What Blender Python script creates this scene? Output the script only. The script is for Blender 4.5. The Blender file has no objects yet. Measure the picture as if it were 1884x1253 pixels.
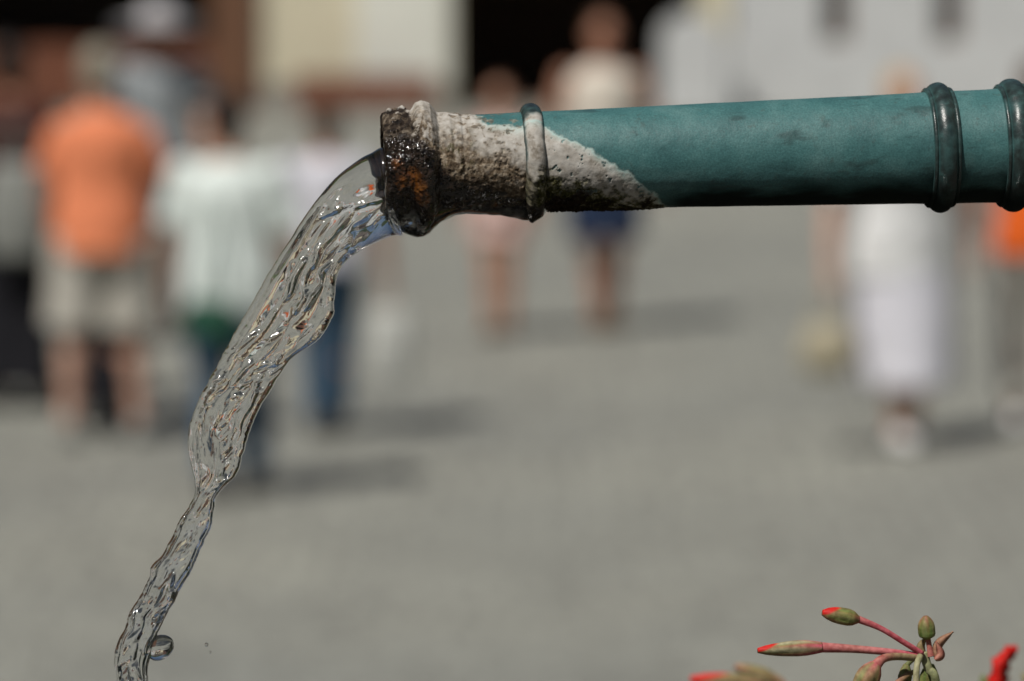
import bpy, bmesh, math, random
import numpy as np
from mathutils import Vector, Matrix, Quaternion

R = math.radians
random.seed(7)
rng = np.random.default_rng(11)
scene = bpy.context.scene
COL = scene.collection

# ------------------------------------------------------------------ camera
CAM_H, PITCH, LENS, SENSOR = 2.6, R(6.27), 100.0, 23.6
F_PX = LENS / SENSOR * 1884.0            # focal length in photo pixels
cam_data = bpy.data.cameras.new('camera')
cam_data.sensor_width = SENSOR
cam_data.lens = LENS
cam_data.clip_start = 0.05
cam_data.clip_end = 3000
cam_data.dof.use_dof = True
cam_data.dof.focus_distance = 1.605
cam_data.dof.aperture_fstop = 5.8
cam_data.dof.aperture_blades = 0
cam = bpy.data.objects.new('camera', cam_data)
COL.objects.link(cam)
cam.location = (0, 0, CAM_H)
cam.rotation_euler = (math.pi / 2 - PITCH, 0, 0)
scene.camera = cam

# ------------------------------------------------------------------ sky, sun, exposure
SUN = Vector((-0.42, -0.54, 1.0)).normalized()
world = bpy.data.worlds.new('World')
scene.world = world
world.use_nodes = True
wn = world.node_tree.nodes
bg = wn['Background']
sky = wn.new('ShaderNodeTexSky')
sky.sky_type = 'NISHITA'
sky.sun_disc = False
sky.sun_elevation = math.asin(SUN.z)
sky.sun_rotation = math.atan2(SUN.x, SUN.y)
sky.air_density = 1.0
sky.dust_density = 1.2
world.node_tree.links.new(sky.outputs[0], bg.inputs[0])
bg.inputs[1].default_value = 0.05

sun_data = bpy.data.lights.new('sun', 'SUN')
sun_data.energy = 5.0
sun_data.angle = R(0.53)
sun_data.color = (1.0, 0.955, 0.89)
sun = bpy.data.objects.new('sun', sun_data)
COL.objects.link(sun)
sun.rotation_euler = SUN.to_track_quat('Z', 'Y').to_euler()
sun.location = (0, 0, 30)

scene.view_settings.view_transform = 'Standard'
scene.view_settings.look = 'None'
scene.view_settings.gamma = 1
scene.view_settings.use_curve_mapping = False
scene.view_settings.exposure = -0.33
scene.cycles.use_denoising = True
scene.cycles.max_bounces = 16
scene.cycles.transmission_bounces = 12
scene.cycles.glossy_bounces = 6
scene.cycles.sample_clamp_indirect = 12
scene.cycles.caustics_refractive = True

# ------------------------------------------------------------------ helpers
FWD = Vector((0, math.cos(PITCH), -math.sin(PITCH)))
UP = Vector((0, math.sin(PITCH), math.cos(PITCH)))
RIGHT = Vector((1, 0, 0))
CAM = Vector((0, 0, CAM_H))
HORIZON_PX = 626.5 - math.tan(PITCH) * F_PX


def P(px, py, d):
    """world point seen at a photo pixel, at distance d along the optical axis"""
    px, py, d = float(px), float(py), float(d)
    return CAM + d * (FWD + ((px - 942) / F_PX) * RIGHT - ((py - 626.5) / F_PX) * UP)


def ground_at(px, py):
    v = P(px, py, 1.0) - CAM
    return CAM + v * (CAM_H / -v.z)


def lin(*c):
    return tuple((x / 12.92 if x <= 0.04045 else ((x + 0.055) / 1.055) ** 2.4) for x in (k / 255 for k in c)) + (1.0,)


def smooth(a, b, x):
    t = np.clip((x - a) / (b - a), 0, 1)
    return t * t * (3 - 2 * t)


_perm = np.random.default_rng(3).permutation(4096)
_grad = np.random.default_rng(5).normal(size=(4096, 3))
_grad /= np.linalg.norm(_grad, axis=1)[:, None]


def perlin(x, y, z):
    x, y, z = np.broadcast_arrays(np.asarray(x, float), np.asarray(y, float), np.asarray(z, float))
    xi, yi, zi = np.floor(x).astype(int), np.floor(y).astype(int), np.floor(z).astype(int)
    fx, fy, fz = x - xi, y - yi, z - zi
    u, v, w = (f * f * f * (f * (f * 6 - 15) + 10) for f in (fx, fy, fz))
    out = 0
    for i in (0, 1):
        for j in (0, 1):
            for k in (0, 1):
                h = _perm[(_perm[(_perm[(xi + i) & 4095] + yi + j) & 4095] + zi + k) & 4095]
                g = _grad[h]
                d = g[..., 0] * (fx - i) + g[..., 1] * (fy - j) + g[..., 2] * (fz - k)
                out = out + d * (u if i else 1 - u) * (v if j else 1 - v) * (w if k else 1 - w)
    return out * 1.5


def fbm(x, y, z, o=4, gain=0.5):
    s, a = 0, 1.0
    for i in range(o):
        s = s + a * perlin(x * 2 ** i + 17.3 * i, y * 2 ** i + 5.1 * i, z * 2 ** i)
        a *= gain
    return s


def tag(o, label=None, cat=None, group=None, kind=None):
    if label: o['label'] = label
    if cat: o['category'] = cat
    if group: o['group'] = group
    if kind: o['kind'] = kind
    return o


def empty(name, loc, rz=0.0):
    o = bpy.data.objects.new(name, None)
    o.empty_display_size = 0.1
    COL.objects.link(o)
    o.location = loc
    o.rotation_euler = (0, 0, rz)
    return o


def link_mesh(name, me, m, parent=None, smooth_shade=False):
    o = bpy.data.objects.new(name, me)
    COL.objects.link(o)
    for x in (m if isinstance(m, (list, tuple)) else [m]):
        me.materials.append(x)
    if smooth_shade:
        me.polygons.foreach_set('use_smooth', [True] * len(me.polygons))
    if parent is not None:
        o.parent = parent
        # geometry is given in world space unless the parent is moved: compensate
        o.matrix_parent_inverse = parent_world_inv(parent)
    return o


def parent_world_inv(p):
    m = Matrix.Identity(4)
    chain = []
    while p is not None:
        chain.append(p)
        p = p.parent
    for q in reversed(chain):
        m = m @ q.matrix_parent_inverse @ q.matrix_basis
    return m.inverted()


def grid_mesh(name, pts, close_u=False, close_v=False, attrs=None, cap=False):
    """pts: (n, m, 3) numpy grid"""
    n, m = pts.shape[:2]
    idx = np.arange(n * m).reshape(n, m)
    a = idx
    if close_v: a = np.concatenate([a, a[:, :1]], 1)
    if close_u: a = np.concatenate([a, a[:1]], 0)
    q = np.stack([a[:-1, :-1], a[:-1, 1:], a[1:, 1:], a[1:, :-1]], -1).reshape(-1, 4)
    faces = q.tolist()
    if cap:
        faces.append(idx[0][::-1].tolist() if False else idx[0].tolist())
        faces.append(idx[-1][::-1].tolist())
    me = bpy.data.meshes.new(name)
    me.from_pydata(pts.reshape(-1, 3).tolist(), [], faces)
    for k, v in (attrs or {}).items():
        at = me.attributes.new(k, 'FLOAT', 'POINT')
        at.data.foreach_set('value', np.ascontiguousarray(v, dtype=np.float32).ravel())
    me.update()
    fix_normals(me)
    return me


def fix_normals(me):
    bm = bmesh.new(); bm.from_mesh(me)
    bmesh.ops.recalc_face_normals(bm, faces=bm.faces)
    bm.to_mesh(me); bm.free()


class MB:
    """collects shapes into one mesh"""
    def __init__(s): s.v, s.f = [], []

    def add(s, vs, fs):
        b = len(s.v); s.v += [tuple(p) for p in vs]; s.f += [tuple(b + i for i in f) for f in fs]; return s

    def box(s, x0, x1, y0, y1, z0, z1):
        vs = [(x, y, z) for x in (x0, x1) for y in (y0, y1) for z in (z0, z1)]
        return s.add(vs, [(0, 1, 3, 2), (4, 6, 7, 5), (0, 4, 5, 1), (2, 3, 7, 6), (0, 2, 6, 4), (1, 5, 7, 3)])

    def rings(s, rings, cap=True):
        b = len(s.v); n = len(rings[0])
        for r in rings: s.v += [tuple(p) for p in r]
        for i in range(len(rings) - 1):
            for j in range(n):
                k = (j + 1) % n
                s.f.append((b + i * n + j, b + i * n + k, b + (i + 1) * n + k, b + (i + 1) * n + j))
        if cap:
            s.f.append(tuple(b + j for j in range(n))[::-1])
            s.f.append(tuple(b + (len(rings) - 1) * n + j for j in range(n)))
        return s

    def tube(s, pts, rad, n=12, flat=1.0):
        pts = [Vector(p) for p in pts]
        if not isinstance(rad, (list, tuple)): rad = [rad] * len(pts)
        rad = [float(q) for q in rad]
        rings = []; ref = None
        for i, p in enumerate(pts):
            t = (pts[min(i + 1, len(pts) - 1)] - pts[max(i - 1, 0)]).normalized()
            if ref is None: ref = Vector((0, 0, 1)) if abs(t.z) < 0.9 else Vector((1, 0, 0))
            a = (ref - ref.dot(t) * t).normalized(); b = t.cross(a); ref = a
            rings.append([p + rad[i] * (math.cos(2 * math.pi * j / n) * a + flat * math.sin(2 * math.pi * j / n) * b) for j in range(n)])
        return s.rings(rings)

    def ellipsoid(s, c, r, nu=12, nv=16, rot=None):
        c = Vector(c); rings = []
        for i in range(1, nu):
            th = math.pi * i / nu
            ring = []
            for j in range(nv):
                ph = 2 * math.pi * j / nv
                v = Vector((r[0] * math.sin(th) * math.cos(ph), r[1] * math.sin(th) * math.sin(ph), r[2] * math.cos(th)))
                if rot is not None: v = rot @ v
                ring.append(c + v)
            rings.append(ring)
        return s.rings(rings)

    def mesh(s, name):
        me = bpy.data.meshes.new(name)
        me.from_pydata(s.v, [], s.f); me.update(); fix_normals(me)
        return me

    def build(s, name, m, parent=None, sm=False):
        return link_mesh(name, s.mesh(name), m, parent, sm)


def spline(pts, n):
    """Catmull-Rom through points (any dimension)"""
    p = np.array(pts, float)
    p = np.concatenate([[2 * p[0] - p[1]], p, [2 * p[-1] - p[-2]]])
    out = []
    segs = len(p) - 3
    for t in np.linspace(0, segs, n):
        i = min(int(t), segs - 1); u = t - i
        a, b, c, d = p[i], p[i + 1], p[i + 2], p[i + 3]
        out.append(0.5 * ((2 * b) + (c - a) * u + (2 * a - 5 * b + 4 * c - d) * u * u + (3 * b - a - 3 * c + d) * u ** 3))
    return np.array(out)


# ------------------------------------------------------------------ materials
def new_mat(name):
    m = bpy.data.materials.new(name); m.use_nodes = True
    nt = m.node_tree
    return m, nt, nt.nodes['Principled BSDF']


def N(nt, typ, **kw):
    n = nt.nodes.new(typ)
    for k, v in kw.items():
        if k.startswith('i_'): n.inputs[k[2:].replace('_', ' ')].default_value = v
        else: setattr(n, k, v)
    return n


def simple_mat(name, col, rough=0.8, var=0.25, scale=12.0, bump=0.0, spec=0.3, transl=0.0):
    """a plain colour broken up by noise"""
    m, nt, b = new_mat(name)
    L = nt.links.new
    tc = N(nt, 'ShaderNodeTexCoord')
    nz = N(nt, 'ShaderNodeTexNoise', i_Scale=scale, i_Detail=6.0, i_Roughness=0.6)
    L(tc.outputs['Object'], nz.inputs['Vector'])
    cr = N(nt, 'ShaderNodeValToRGB')
    cr.color_ramp.elements[0].position = 0.3; cr.color_ramp.elements[1].position = 0.7
    cr.color_ramp.elements[0].color = tuple(c * (1 - var) for c in col[:3]) + (1,)
    cr.color_ramp.elements[1].color = tuple(min(1, c * (1 + var * 0.6)) for c in col[:3]) + (1,)
    L(nz.outputs['Fac'], cr.inputs['Fac']); L(cr.outputs[0], b.inputs['Base Color'])
    b.inputs['Roughness'].default_value = rough
    b.inputs['Specular IOR Level'].default_value = spec
    if bump:
        bp = N(nt, 'ShaderNodeBump', i_Strength=0.6, i_Distance=bump)
        L(nz.outputs['Fac'], bp.inputs['Height']); L(bp.outputs[0], b.inputs['Normal'])
    return m


def wood_mat(name, col, var=0.45):
    m, nt, b = new_mat(name)
    L = nt.links.new
    tc = N(nt, 'ShaderNodeTexCoord'); mp = N(nt, 'ShaderNodeMapping')
    mp.inputs['Scale'].default_value = (9, 9, 1.2)
    L(tc.outputs['Object'], mp.inputs['Vector'])
    nz = N(nt, 'ShaderNodeTexNoise', i_Scale=3.0, i_Detail=8.0, i_Distortion=1.2)
    L(mp.outputs[0], nz.inputs['Vector'])
    cr = N(nt, 'ShaderNodeValToRGB')
    cr.color_ramp.elements[0].color = tuple(c * (1 - var) for c in col[:3]) + (1,)
    cr.color_ramp.elements[1].color = tuple(c * (1 + var) for c in col[:3]) + (1,)
    L(nz.outputs['Fac'], cr.inputs['Fac']); L(cr.outputs[0], b.inputs['Base Color'])
    b.inputs['Roughness'].default_value = 0.75
    bp = N(nt, 'ShaderNodeBump', i_Strength=0.5, i_Distance=0.01)
    L(nz.outputs['Fac'], bp.inputs['Height']); L(bp.outputs[0], b.inputs['Normal'])
    return m


def cobble_mat():
    m, nt, b = new_mat('grey_cobbles')
    L = nt.links.new
    tc = N(nt, 'ShaderNodeTexCoord')
    wob = N(nt, 'ShaderNodeTexNoise', i_Scale=1.3, i_Detail=2.0)
    L(tc.outputs['Object'], wob.inputs['Vector'])
    mix = N(nt, 'ShaderNodeMixRGB', blend_type='ADD'); mix.inputs[0].default_value = 0.15
    L(tc.outputs['Object'], mix.inputs[1]); L(wob.outputs['Color'], mix.inputs[2])
    vo = N(nt, 'ShaderNodeTexVoronoi', i_Scale=8.5, i_Randomness=0.55)
    ve = N(nt, 'ShaderNodeTexVoronoi', feature='DISTANCE_TO_EDGE', i_Scale=8.5, i_Randomness=0.55)
    L(mix.outputs[0], vo.inputs['Vector']); L(mix.outputs[0], ve.inputs['Vector'])
    big = N(nt, 'ShaderNodeTexNoise', i_Scale=0.42, i_Detail=4.0, i_Roughness=0.6)
    L(tc.outputs['Object'], big.inputs['Vector'])
    cr = N(nt, 'ShaderNodeValToRGB')
    e = cr.color_ramp.elements
    e[0].position, e[0].color = 0.25, (0.222, 0.230, 0.210, 1)
    e[1].position, e[1].color = 0.75, (0.35, 0.348, 0.295, 1)
    L(big.outputs['Fac'], cr.inputs['Fac'])
    hs = N(nt, 'ShaderNodeMixRGB', blend_type='MULTIPLY'); hs.inputs[0].default_value = 0.45
    bw = N(nt, 'ShaderNodeRGBToBW'); L(vo.outputs['Color'], bw.inputs[0])
    mr = N(nt, 'ShaderNodeMapRange'); mr.inputs['To Min'].default_value = 0.75; mr.inputs['To Max'].default_value = 1.3
    L(bw.outputs[0], mr.inputs['Value']); L(cr.outputs[0], hs.inputs[1]); L(mr.outputs[0], hs.inputs[2])
    jr = N(nt, 'ShaderNodeValToRGB')
    jr.color_ramp.elements[0].position = 0.03; jr.color_ramp.elements[1].position = 0.09
    L(ve.outputs['Distance'], jr.inputs['Fac'])
    jm = N(nt, 'ShaderNodeMixRGB'); jm.inputs[1].default_value = (0.18, 0.18, 0.158, 1)
    L(jr.outputs[0], jm.inputs[0]); L(hs.outputs[0], jm.inputs[2]); L(jm.outputs[0], b.inputs['Base Color'])
    bp = N(nt, 'ShaderNodeBump', i_Strength=0.8, i_Distance=0.015)
    L(jr.outputs[0], bp.inputs['Height']); L(bp.outputs[0], b.inputs['Normal'])
    b.inputs['Roughness'].default_value = 0.7
    return m


def water_mat():
    m, nt, b = new_mat('clear_water')
    b.inputs['Base Color'].default_value = (0.985, 0.995, 0.99, 1)
    b.inputs['Roughness'].default_value = 0.035
    b.inputs['IOR'].default_value = 1.333
    b.inputs['Transmission Weight'].default_value = 1.0
    b.inputs['Coat Weight'].default_value = 1.0          # finest capillary ripples, too small to model
    b.inputs['Coat Roughness'].default_value = 0.11
    b.inputs['Coat IOR'].default_value = 1.5
    return m


def glass_pane_mat():
    m, nt, b = new_mat('window_glass')
    b.inputs['Base Color'].default_value = (0.03, 0.035, 0.035, 1)
    b.inputs['Roughness'].default_value = 0.06
    return m


def spout_mat():
    """bronze with verdigris, lime scale, algae, rust and wet slime, mixed by the masks on the mesh"""
    m, nt, b = new_mat('verdigris_bronze_and_lime')
    L = nt.links.new
    tc = N(nt, 'ShaderNodeTexCoord')

    def noise(scale, detail=5.0, rough=0.6):
        n = N(nt, 'ShaderNodeTexNoise', i_Scale=scale, i_Detail=detail, i_Roughness=rough)
        L(tc.outputs['Object'], n.inputs['Vector']); return n.outputs['Fac']

    def ramp(fac, stops):
        c = N(nt, 'ShaderNodeValToRGB')
        while len(c.color_ramp.elements) < len(stops): c.color_ramp.elements.new(0.5)
        for e, (p, col) in zip(c.color_ramp.elements, stops): e.position, e.color = p, col
        L(fac, c.inputs['Fac']); return c.outputs[0]

    def att(k):
        a = N(nt, 'ShaderNodeAttribute', attribute_name=k); return a.outputs['Fac']

    def mix(f, a, c, mode='MIX'):
        x = N(nt, 'ShaderNodeMixRGB', blend_type=mode)
        L(f, x.inputs[0]); L(a, x.inputs[1]); L(c, x.inputs[2]); return x.outputs[0]

    def val(f, lo, hi):
        x = N(nt, 'ShaderNodeMapRange'); x.inputs['To Min'].default_value = lo; x.inputs['To Max'].default_value = hi
        L(f, x.inputs['Value']); return x.outputs[0]
    n_big, n_mid, n_fine = noise(55), noise(260), noise(1500, 3.0)
    teal = ramp(n_big, [(0.26, (0.032, 0.104, 0.107, 1)), (0.50, (0.052, 0.150, 0.150, 1)), (0.74, (0.092, 0.198, 0.194, 1))])
    teal2 = ramp(n_fine, [(0.3, (0.55, 0.62, 0.62, 1)), (0.7, (1.3, 1.25, 1.25, 1))])
    one = N(nt, 'ShaderNodeValue'); one.outputs[0].default_value = 0.75
    teal = mix(one.outputs[0], teal, teal2, 'MULTIPLY')
    spot = ramp(n_mid, [(0.60, (0, 0, 0, 1)), (0.72, (1, 1, 1, 1))])
    spm = N(nt, 'ShaderNodeMath', operation='MULTIPLY'); spm.inputs[1].default_value = 0.45
    L(spot, spm.inputs[0])
    oxide = N(nt, 'ShaderNodeRGB'); oxide.outputs[0].default_value = (0.045, 0.062, 0.052, 1)
    teal = mix(spm.outputs[0], teal, oxide.outputs[0])
    bronze = ramp(n_mid, [(0.3, (0.012, 0.016, 0.015, 1)), (0.55, (0.028, 0.048, 0.046, 1)), (0.78, (0.052, 0.115, 0.110, 1))])
    col = mix(att('bronze'), teal, bronze)
    grime_shade = N(nt, 'ShaderNodeRGB'); grime_shade.outputs[0].default_value = (0.010, 0.014, 0.012, 1)  # near-black: grime by the rings, and shade painted on the underside
    col = mix(att('grime_shade'), col, grime_shade.outputs[0])
    lime = ramp(n_mid, [(0.30, (0.215, 0.19, 0.155, 1)), (0.45, (0.375, 0.35, 0.31, 1)), (0.7, (0.50, 0.485, 0.45, 1))])
    rim = N(nt, 'ShaderNodeRGB'); rim.outputs[0].default_value = (0.36, 0.56, 0.53, 1)
    lime = mix(att('mint'), lime, rim.outputs[0])
    col = mix(att('lime'), col, lime)
    brown = ramp(noise(520, 4.0), [(0.32, (0.035, 0.025, 0.017, 1)), (0.50, (0.135, 0.100, 0.066, 1)), (0.66, (0.34, 0.285, 0.215, 1))])
    col = mix(att('brown'), col, brown)
    moss = ramp(noise(480, 4.0), [(0.36, (0.016, 0.016, 0.008, 1)), (0.52, (0.065, 0.062, 0.022, 1)), (0.68, (0.26, 0.24, 0.17, 1))])
    col = mix(att('moss'), col, moss)
    slime = ramp(n_mid, [(0.35, (0.008, 0.006, 0.005, 1)), (0.7, (0.032, 0.021, 0.014, 1))])
    col = mix(att('slime'), col, slime)
    rust = ramp(noise(330, 4.0), [(0.30, (0.022, 0.008, 0.003, 1)), (0.52, (0.14, 0.046, 0.007, 1)), (0.74, (0.30, 0.115, 0.018, 1))])
    col = mix(att('rust'), col, rust)
    L(col, b.inputs['Base Color'])
    # gloss: patina satin, bronze rings polished, lime dead matt, slime wet
    r = N(nt, 'ShaderNodeMixRGB'); L(att('bronze'), r.inputs[0])
    L(val(n_mid, 0.42, 0.60), r.inputs[1]); r.inputs[2].default_value = (0.31, 0.31, 0.31, 1)
    r2 = N(nt, 'ShaderNodeMixRGB'); L(att('lime'), r2.inputs[0]); L(r.outputs[0], r2.inputs[1]); r2.inputs[2].default_value = (0.95, 0.95, 0.95, 1)
    r3 = N(nt, 'ShaderNodeMixRGB'); L(att('wet'), r3.inputs[0]); L(r2.outputs[0], r3.inputs[1]); r3.inputs[2].default_value = (0.09, 0.09, 0.09, 1)
    r4 = N(nt, 'ShaderNodeMixRGB'); L(att('grime_shade'), r4.inputs[0]); L(r3.outputs[0], r4.inputs[1]); r4.inputs[2].default_value = (0.9, 0.9, 0.9, 1)
    L(r4.outputs[0], b.inputs['Roughness'])
    mx_ = N(nt, 'ShaderNodeMath', operation='MAXIMUM'); L(att('lime'), mx_.inputs[0]); L(att('grime_shade'), mx_.inputs[1])
    sp_ = N(nt, 'ShaderNodeMixRGB'); L(att('wet'), sp_.inputs[0]); L(val(mx_.outputs[0], 0.45, 0.04), sp_.inputs[1]); sp_.inputs[2].default_value = (0.55, 0.55, 0.55, 1)
    L(sp_.outputs[0], b.inputs['Specular IOR Level'])
    bp = N(nt, 'ShaderNodeBump', i_Strength=0.35, i_Distance=0.0006)
    L(n_mid, bp.inputs['Height'])
    bp2 = N(nt, 'ShaderNodeBump', i_Strength=0.25, i_Distance=0.0002)
    L(n_fine, bp2.inputs['Height']); L(bp.outputs[0], bp2.inputs['Normal'])
    L(bp2.outputs[0], b.inputs['Normal'])
    return m


def plant_mat():
    """stalks and buds: masks 'red', 'pale' on a green base"""
    m, nt, b = new_mat('geranium_green_and_red')
    L = nt.links.new
    tc = N(nt, 'ShaderNodeTexCoord')
    nz = N(nt, 'ShaderNodeTexNoise', i_Scale=420.0, i_Detail=4.0)
    L(tc.outputs['Object'], nz.inputs['Vector'])

    def ramp(stops):
        c = N(nt, 'ShaderNodeValToRGB')
        for e, (p, col) in zip(c.color_ramp.elements, stops): e.position, e.color = p, col
        L(nz.outputs['Fac'], c.inputs['Fac']); return c.outputs[0]

    def mix(k, a, c):
        at = N(nt, 'ShaderNodeAttribute', attribute_name=k)
        x = N(nt, 'ShaderNodeMixRGB'); L(at.outputs['Fac'], x.inputs[0]); L(a, x.inputs[1]); L(c, x.inputs[2]); return x.outputs[0]
    green = ramp([(0.3, (0.045, 0.095, 0.014, 1)), (0.7, (0.135, 0.24, 0.04, 1))])
    red = ramp([(0.3, (0.36, 0.026, 0.060, 1)), (0.7, (0.62, 0.13, 0.18, 1))])
    pale = ramp([(0.3, (0.24, 0.23, 0.13, 1)), (0.7, (0.42, 0.40, 0.25, 1))])
    petal = ramp([(0.3, (0.46, 0.005, 0.004, 1)), (0.7, (0.62, 0.014, 0.006, 1))])
    c = mix('red', green, red); c = mix('pale', c, pale); c = mix('petal', c, petal)
    L(c, b.inputs['Base Color'])
    b.inputs['Roughness'].default_value = 0.62
    b.inputs['Specular IOR Level'].default_value = 0.3
    bp = N(nt, 'ShaderNodeBump', i_Strength=0.7, i_Distance=0.0004)
    L(nz.outputs['Fac'], bp.inputs['Height']); L(bp.outputs[0], b.inputs['Normal'])
    b.inputs['Subsurface Weight'].default_value = 0.12
    b.inputs['Subsurface Radius'].default_value = (0.002, 0.001, 0.0006)
    b.inputs['Subsurface Scale'].default_value = 1.0
    return m


M = {}
M['cobble'] = cobble_mat()
M['stone'] = simple_mat('sandstone', (0.30, 0.285, 0.25), 0.85, 0.3, 9, 0.01)
M['wet_stone'] = simple_mat('dark_wet_stone', (0.075, 0.078, 0.062), 0.6, 0.4, 9, 0.01)
M['flag'] = simple_mat('terrace_stone', (0.13, 0.128, 0.115), 0.85, 0.25, 5, 0.01)
M['white_plaster'] = simple_mat('white_plaster', (0.57, 0.58, 0.575), 0.9, 0.10, 2.5, 0.004)
M['cream_plaster'] = simple_mat('cream_plaster', (0.66, 0.61, 0.45), 0.9, 0.12, 1.4, 0.004)
M['pale_plaster'] = simple_mat('pale_plaster', (0.72, 0.73, 0.65), 0.9, 0.06, 1.4, 0.003)
M['ochre_plaster'] = simple_mat('ochre_plaster', (0.50, 0.40, 0.24), 0.9, 0.12, 1.4, 0.004)
M['rose_plaster'] = simple_mat('rose_plaster', (0.50, 0.34, 0.28), 0.9, 0.12, 1.4, 0.004)
M['grey_plaster'] = simple_mat('grey_plaster', (0.42, 0.42, 0.40), 0.9, 0.12, 1.4, 0.004)
M['roof'] = simple_mat('shingle_roof', (0.070, 0.055, 0.045), 0.85, 0.4, 6, 0.02)
M['wood'] = wood_mat('brown_timber', (0.135, 0.062, 0.030))
M['red_wood'] = wood_mat('reddish_timber', (0.17, 0.058, 0.028))
M['dark_wood'] = wood_mat('dark_barn_timber', (0.045, 0.030, 0.022))
M['gate_wood'] = wood_mat('brown_gateway_boards', (0.16, 0.105, 0.075))
M['glass'] = glass_pane_mat()
M['terracotta'] = simple_mat('terracotta', (0.42, 0.17, 0.09), 0.85, 0.2, 40, 0.001)
M['soil'] = simple_mat('potting_soil', (0.035, 0.025, 0.018), 0.95, 0.5, 90, 0.004)
M['leaf'] = simple_mat('geranium_leaf', (0.055, 0.12, 0.022), 0.5, 0.4, 60, 0.0006)
M['plant'] = plant_mat()
M['water'] = water_mat()
M['spout'] = spout_mat()
M['iron'] = simple_mat('dark_iron', (0.03, 0.03, 0.03), 0.5, 0.3, 60)

# ------------------------------------------------------------------ setting: ground, terrace
me = bpy.data.meshes.new('ground')
me.from_pydata([(-600, -600, 0), (600, -600, 0), (600, 900, 0), (-600, 900, 0)], [], [(0, 1, 2, 3)])
tag(link_mesh('ground', me, M['cobble']), 'grey cobbled market square', kind='structure')

na, nr = 240, 26  # unseen ring of slopes, added to darken the skyline refracted in the water
ang, rad_ = np.meshgrid(np.linspace(0, 2 * np.pi, na, endpoint=False), np.linspace(0, 1, nr), indexing='ij')
rr_ = 110 + 260 * rad_
hh = (smooth(0.0, 0.8, rad_) * (70 + 26 * fbm(np.cos(ang) * 2.5, np.sin(ang) * 2.5, 0.3, 4)) + 2.5 * fbm(np.cos(ang) * rr_ / 9, np.sin(ang) * rr_ / 9, 0.7, 3) * smooth(0.05, 0.15, rad_)) - 0.6
M['forest'] = simple_mat('forested_slope', (0.022, 0.034, 0.016), 0.95, 0.6, 0.25, 0.8, 0.05)
tag(link_mesh('added_hills', grid_mesh('added_hills', np.stack([np.cos(ang) * rr_, np.sin(ang) * rr_, hh], -1).transpose(1, 0, 2), close_v=True), M['forest'], None, True),
    'added dark wooded ridge round the town', kind='structure')

# the camera and the fountain stand on a raised stone terrace with steps down to the square
T_Z = 1.1
mb = MB().box(-7, 7, -5, 3.0, 0.0, T_Z - 0.06)
ter = mb.build('terrace', M['stone'])
tag(ter, 'raised stone terrace round the fountain', kind='structure')
slab_me = {}
for i in range(14):
    for j in range(8):
        key = 0
        x0, y0 = -7 + i, -5 + j
        b_ = MB().box(0.006, 0.994, 0.006, 0.994, 0, 0.06)
        if key not in slab_me: slab_me[key] = b_.mesh('paving_slab'); slab_me[key].materials.append(M['flag'])
        o = bpy.data.objects.new('paving_slab', slab_me[key]); COL.objects.link(o)
        o.location = (x0, y0, T_Z - 0.06 + random.uniform(-0.002, 0.003)); o.parent = ter
for k in range(6):
    z = T_Z - 0.18 * (k + 1)
    if z <= 0.02: break
    o = MB().box(-7, 7, 3.0 + 0.3 * k + 0.001, 3.3 + 0.3 * k, 0.0, z).build('step', M['flag'], ter)

# ------------------------------------------------------------------ fountain (out of the frame): trough and pillar
RIM = 2.06
tr = empty('fountain_trough', (-0.3, 1.65, T_Z))
b_ = MB()
X0, X1, Y0, Y1 = -0.95, 0.34, 1.15, 2.12
b_.box(X0, X1, Y0, Y0 + 0.11, T_Z, RIM); b_.box(X0, X1, Y1 - 0.11, Y1, T_Z, RIM)
b_.box(X0, X0 + 0.11, Y0 + 0.111, Y1 - 0.111, T_Z, RIM); b_.box(X1 - 0.11, X1, Y0 + 0.111, Y1 - 0.111, T_Z, RIM)
b_.box(X0 + 0.111, X1 - 0.111, Y0 + 0.111, Y1 - 0.111, T_Z, T_Z + 0.2)
o = b_.build('trough_wall', M['wet_stone'], tr)
bv = o.modifiers.new('bevel', 'BEVEL'); bv.width = 0.012; bv.segments = 2
MB().box(0.04, X1 - 0.112, 1.50, 1.80, T_Z + 0.201, RIM - 0.01).build('ledge', M['wet_stone'], tr)
tag(tr, 'rectangular stone fountain trough below the spout', 'trough')

pil = empty('fountain_pillar', (0.56, 1.65, T_Z))
b_ = MB()
cx, cy = 0.57, 1.64
for z0, z1, w in ((T_Z, T_Z + 0.25, 0.225), (T_Z + 0.251, 3.0, 0.20), (3.0 + 0.001, 3.08, 0.24)):
    b_.box(cx - w, cx + w, cy - w, cy + w, z0, z1)
o = b_.build('shaft', M['stone'], pil)
bv = o.modifiers.new('bevel', 'BEVEL'); bv.width = 0.015; bv.segments = 2
b_ = MB()
b_.rings([[(cx + r_ * math.cos(2 * math.pi * j / 24), cy + r_ * math.sin(2 * math.pi * j / 24), z) for j in range(24)]
          for r_, z in ((0.17, 3.081), (0.19, 3.13), (0.15, 3.2), (0.08, 3.26), (0.11, 3.33), (0.10, 3.42), (0.02, 3.5))])
b_.build('finial', M['stone'], pil, True)
tag(pil, 'square stone fountain pillar carrying the bronze spout', 'pillar')

# water standing in the trough
n_ = 60
gx, gy = np.meshgrid(np.linspace(X0 + 0.115, X1 - 0.115, n_), np.linspace(Y0 + 0.115, Y1 - 0.115, n_), indexing='ij')
gz = RIM - 0.05 + 0.004 * fbm(gx * 14, gy * 14, 0.5, 3)
tag(link_mesh('trough_water', grid_mesh('trough_water', np.stack([gx, gy, gz], -1)), M['water'], None, True),
    'rippled water standing in the stone trough', kind='structure')

# ------------------------------------------------------------------ the spout
S = 4898.0                                  # photo pixels per metre at the spout
D0 = 1.63
YAW = math.tan(R(4.0))


def D_at(px):
    return D0 + (px - 942) / S * YAW


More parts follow.
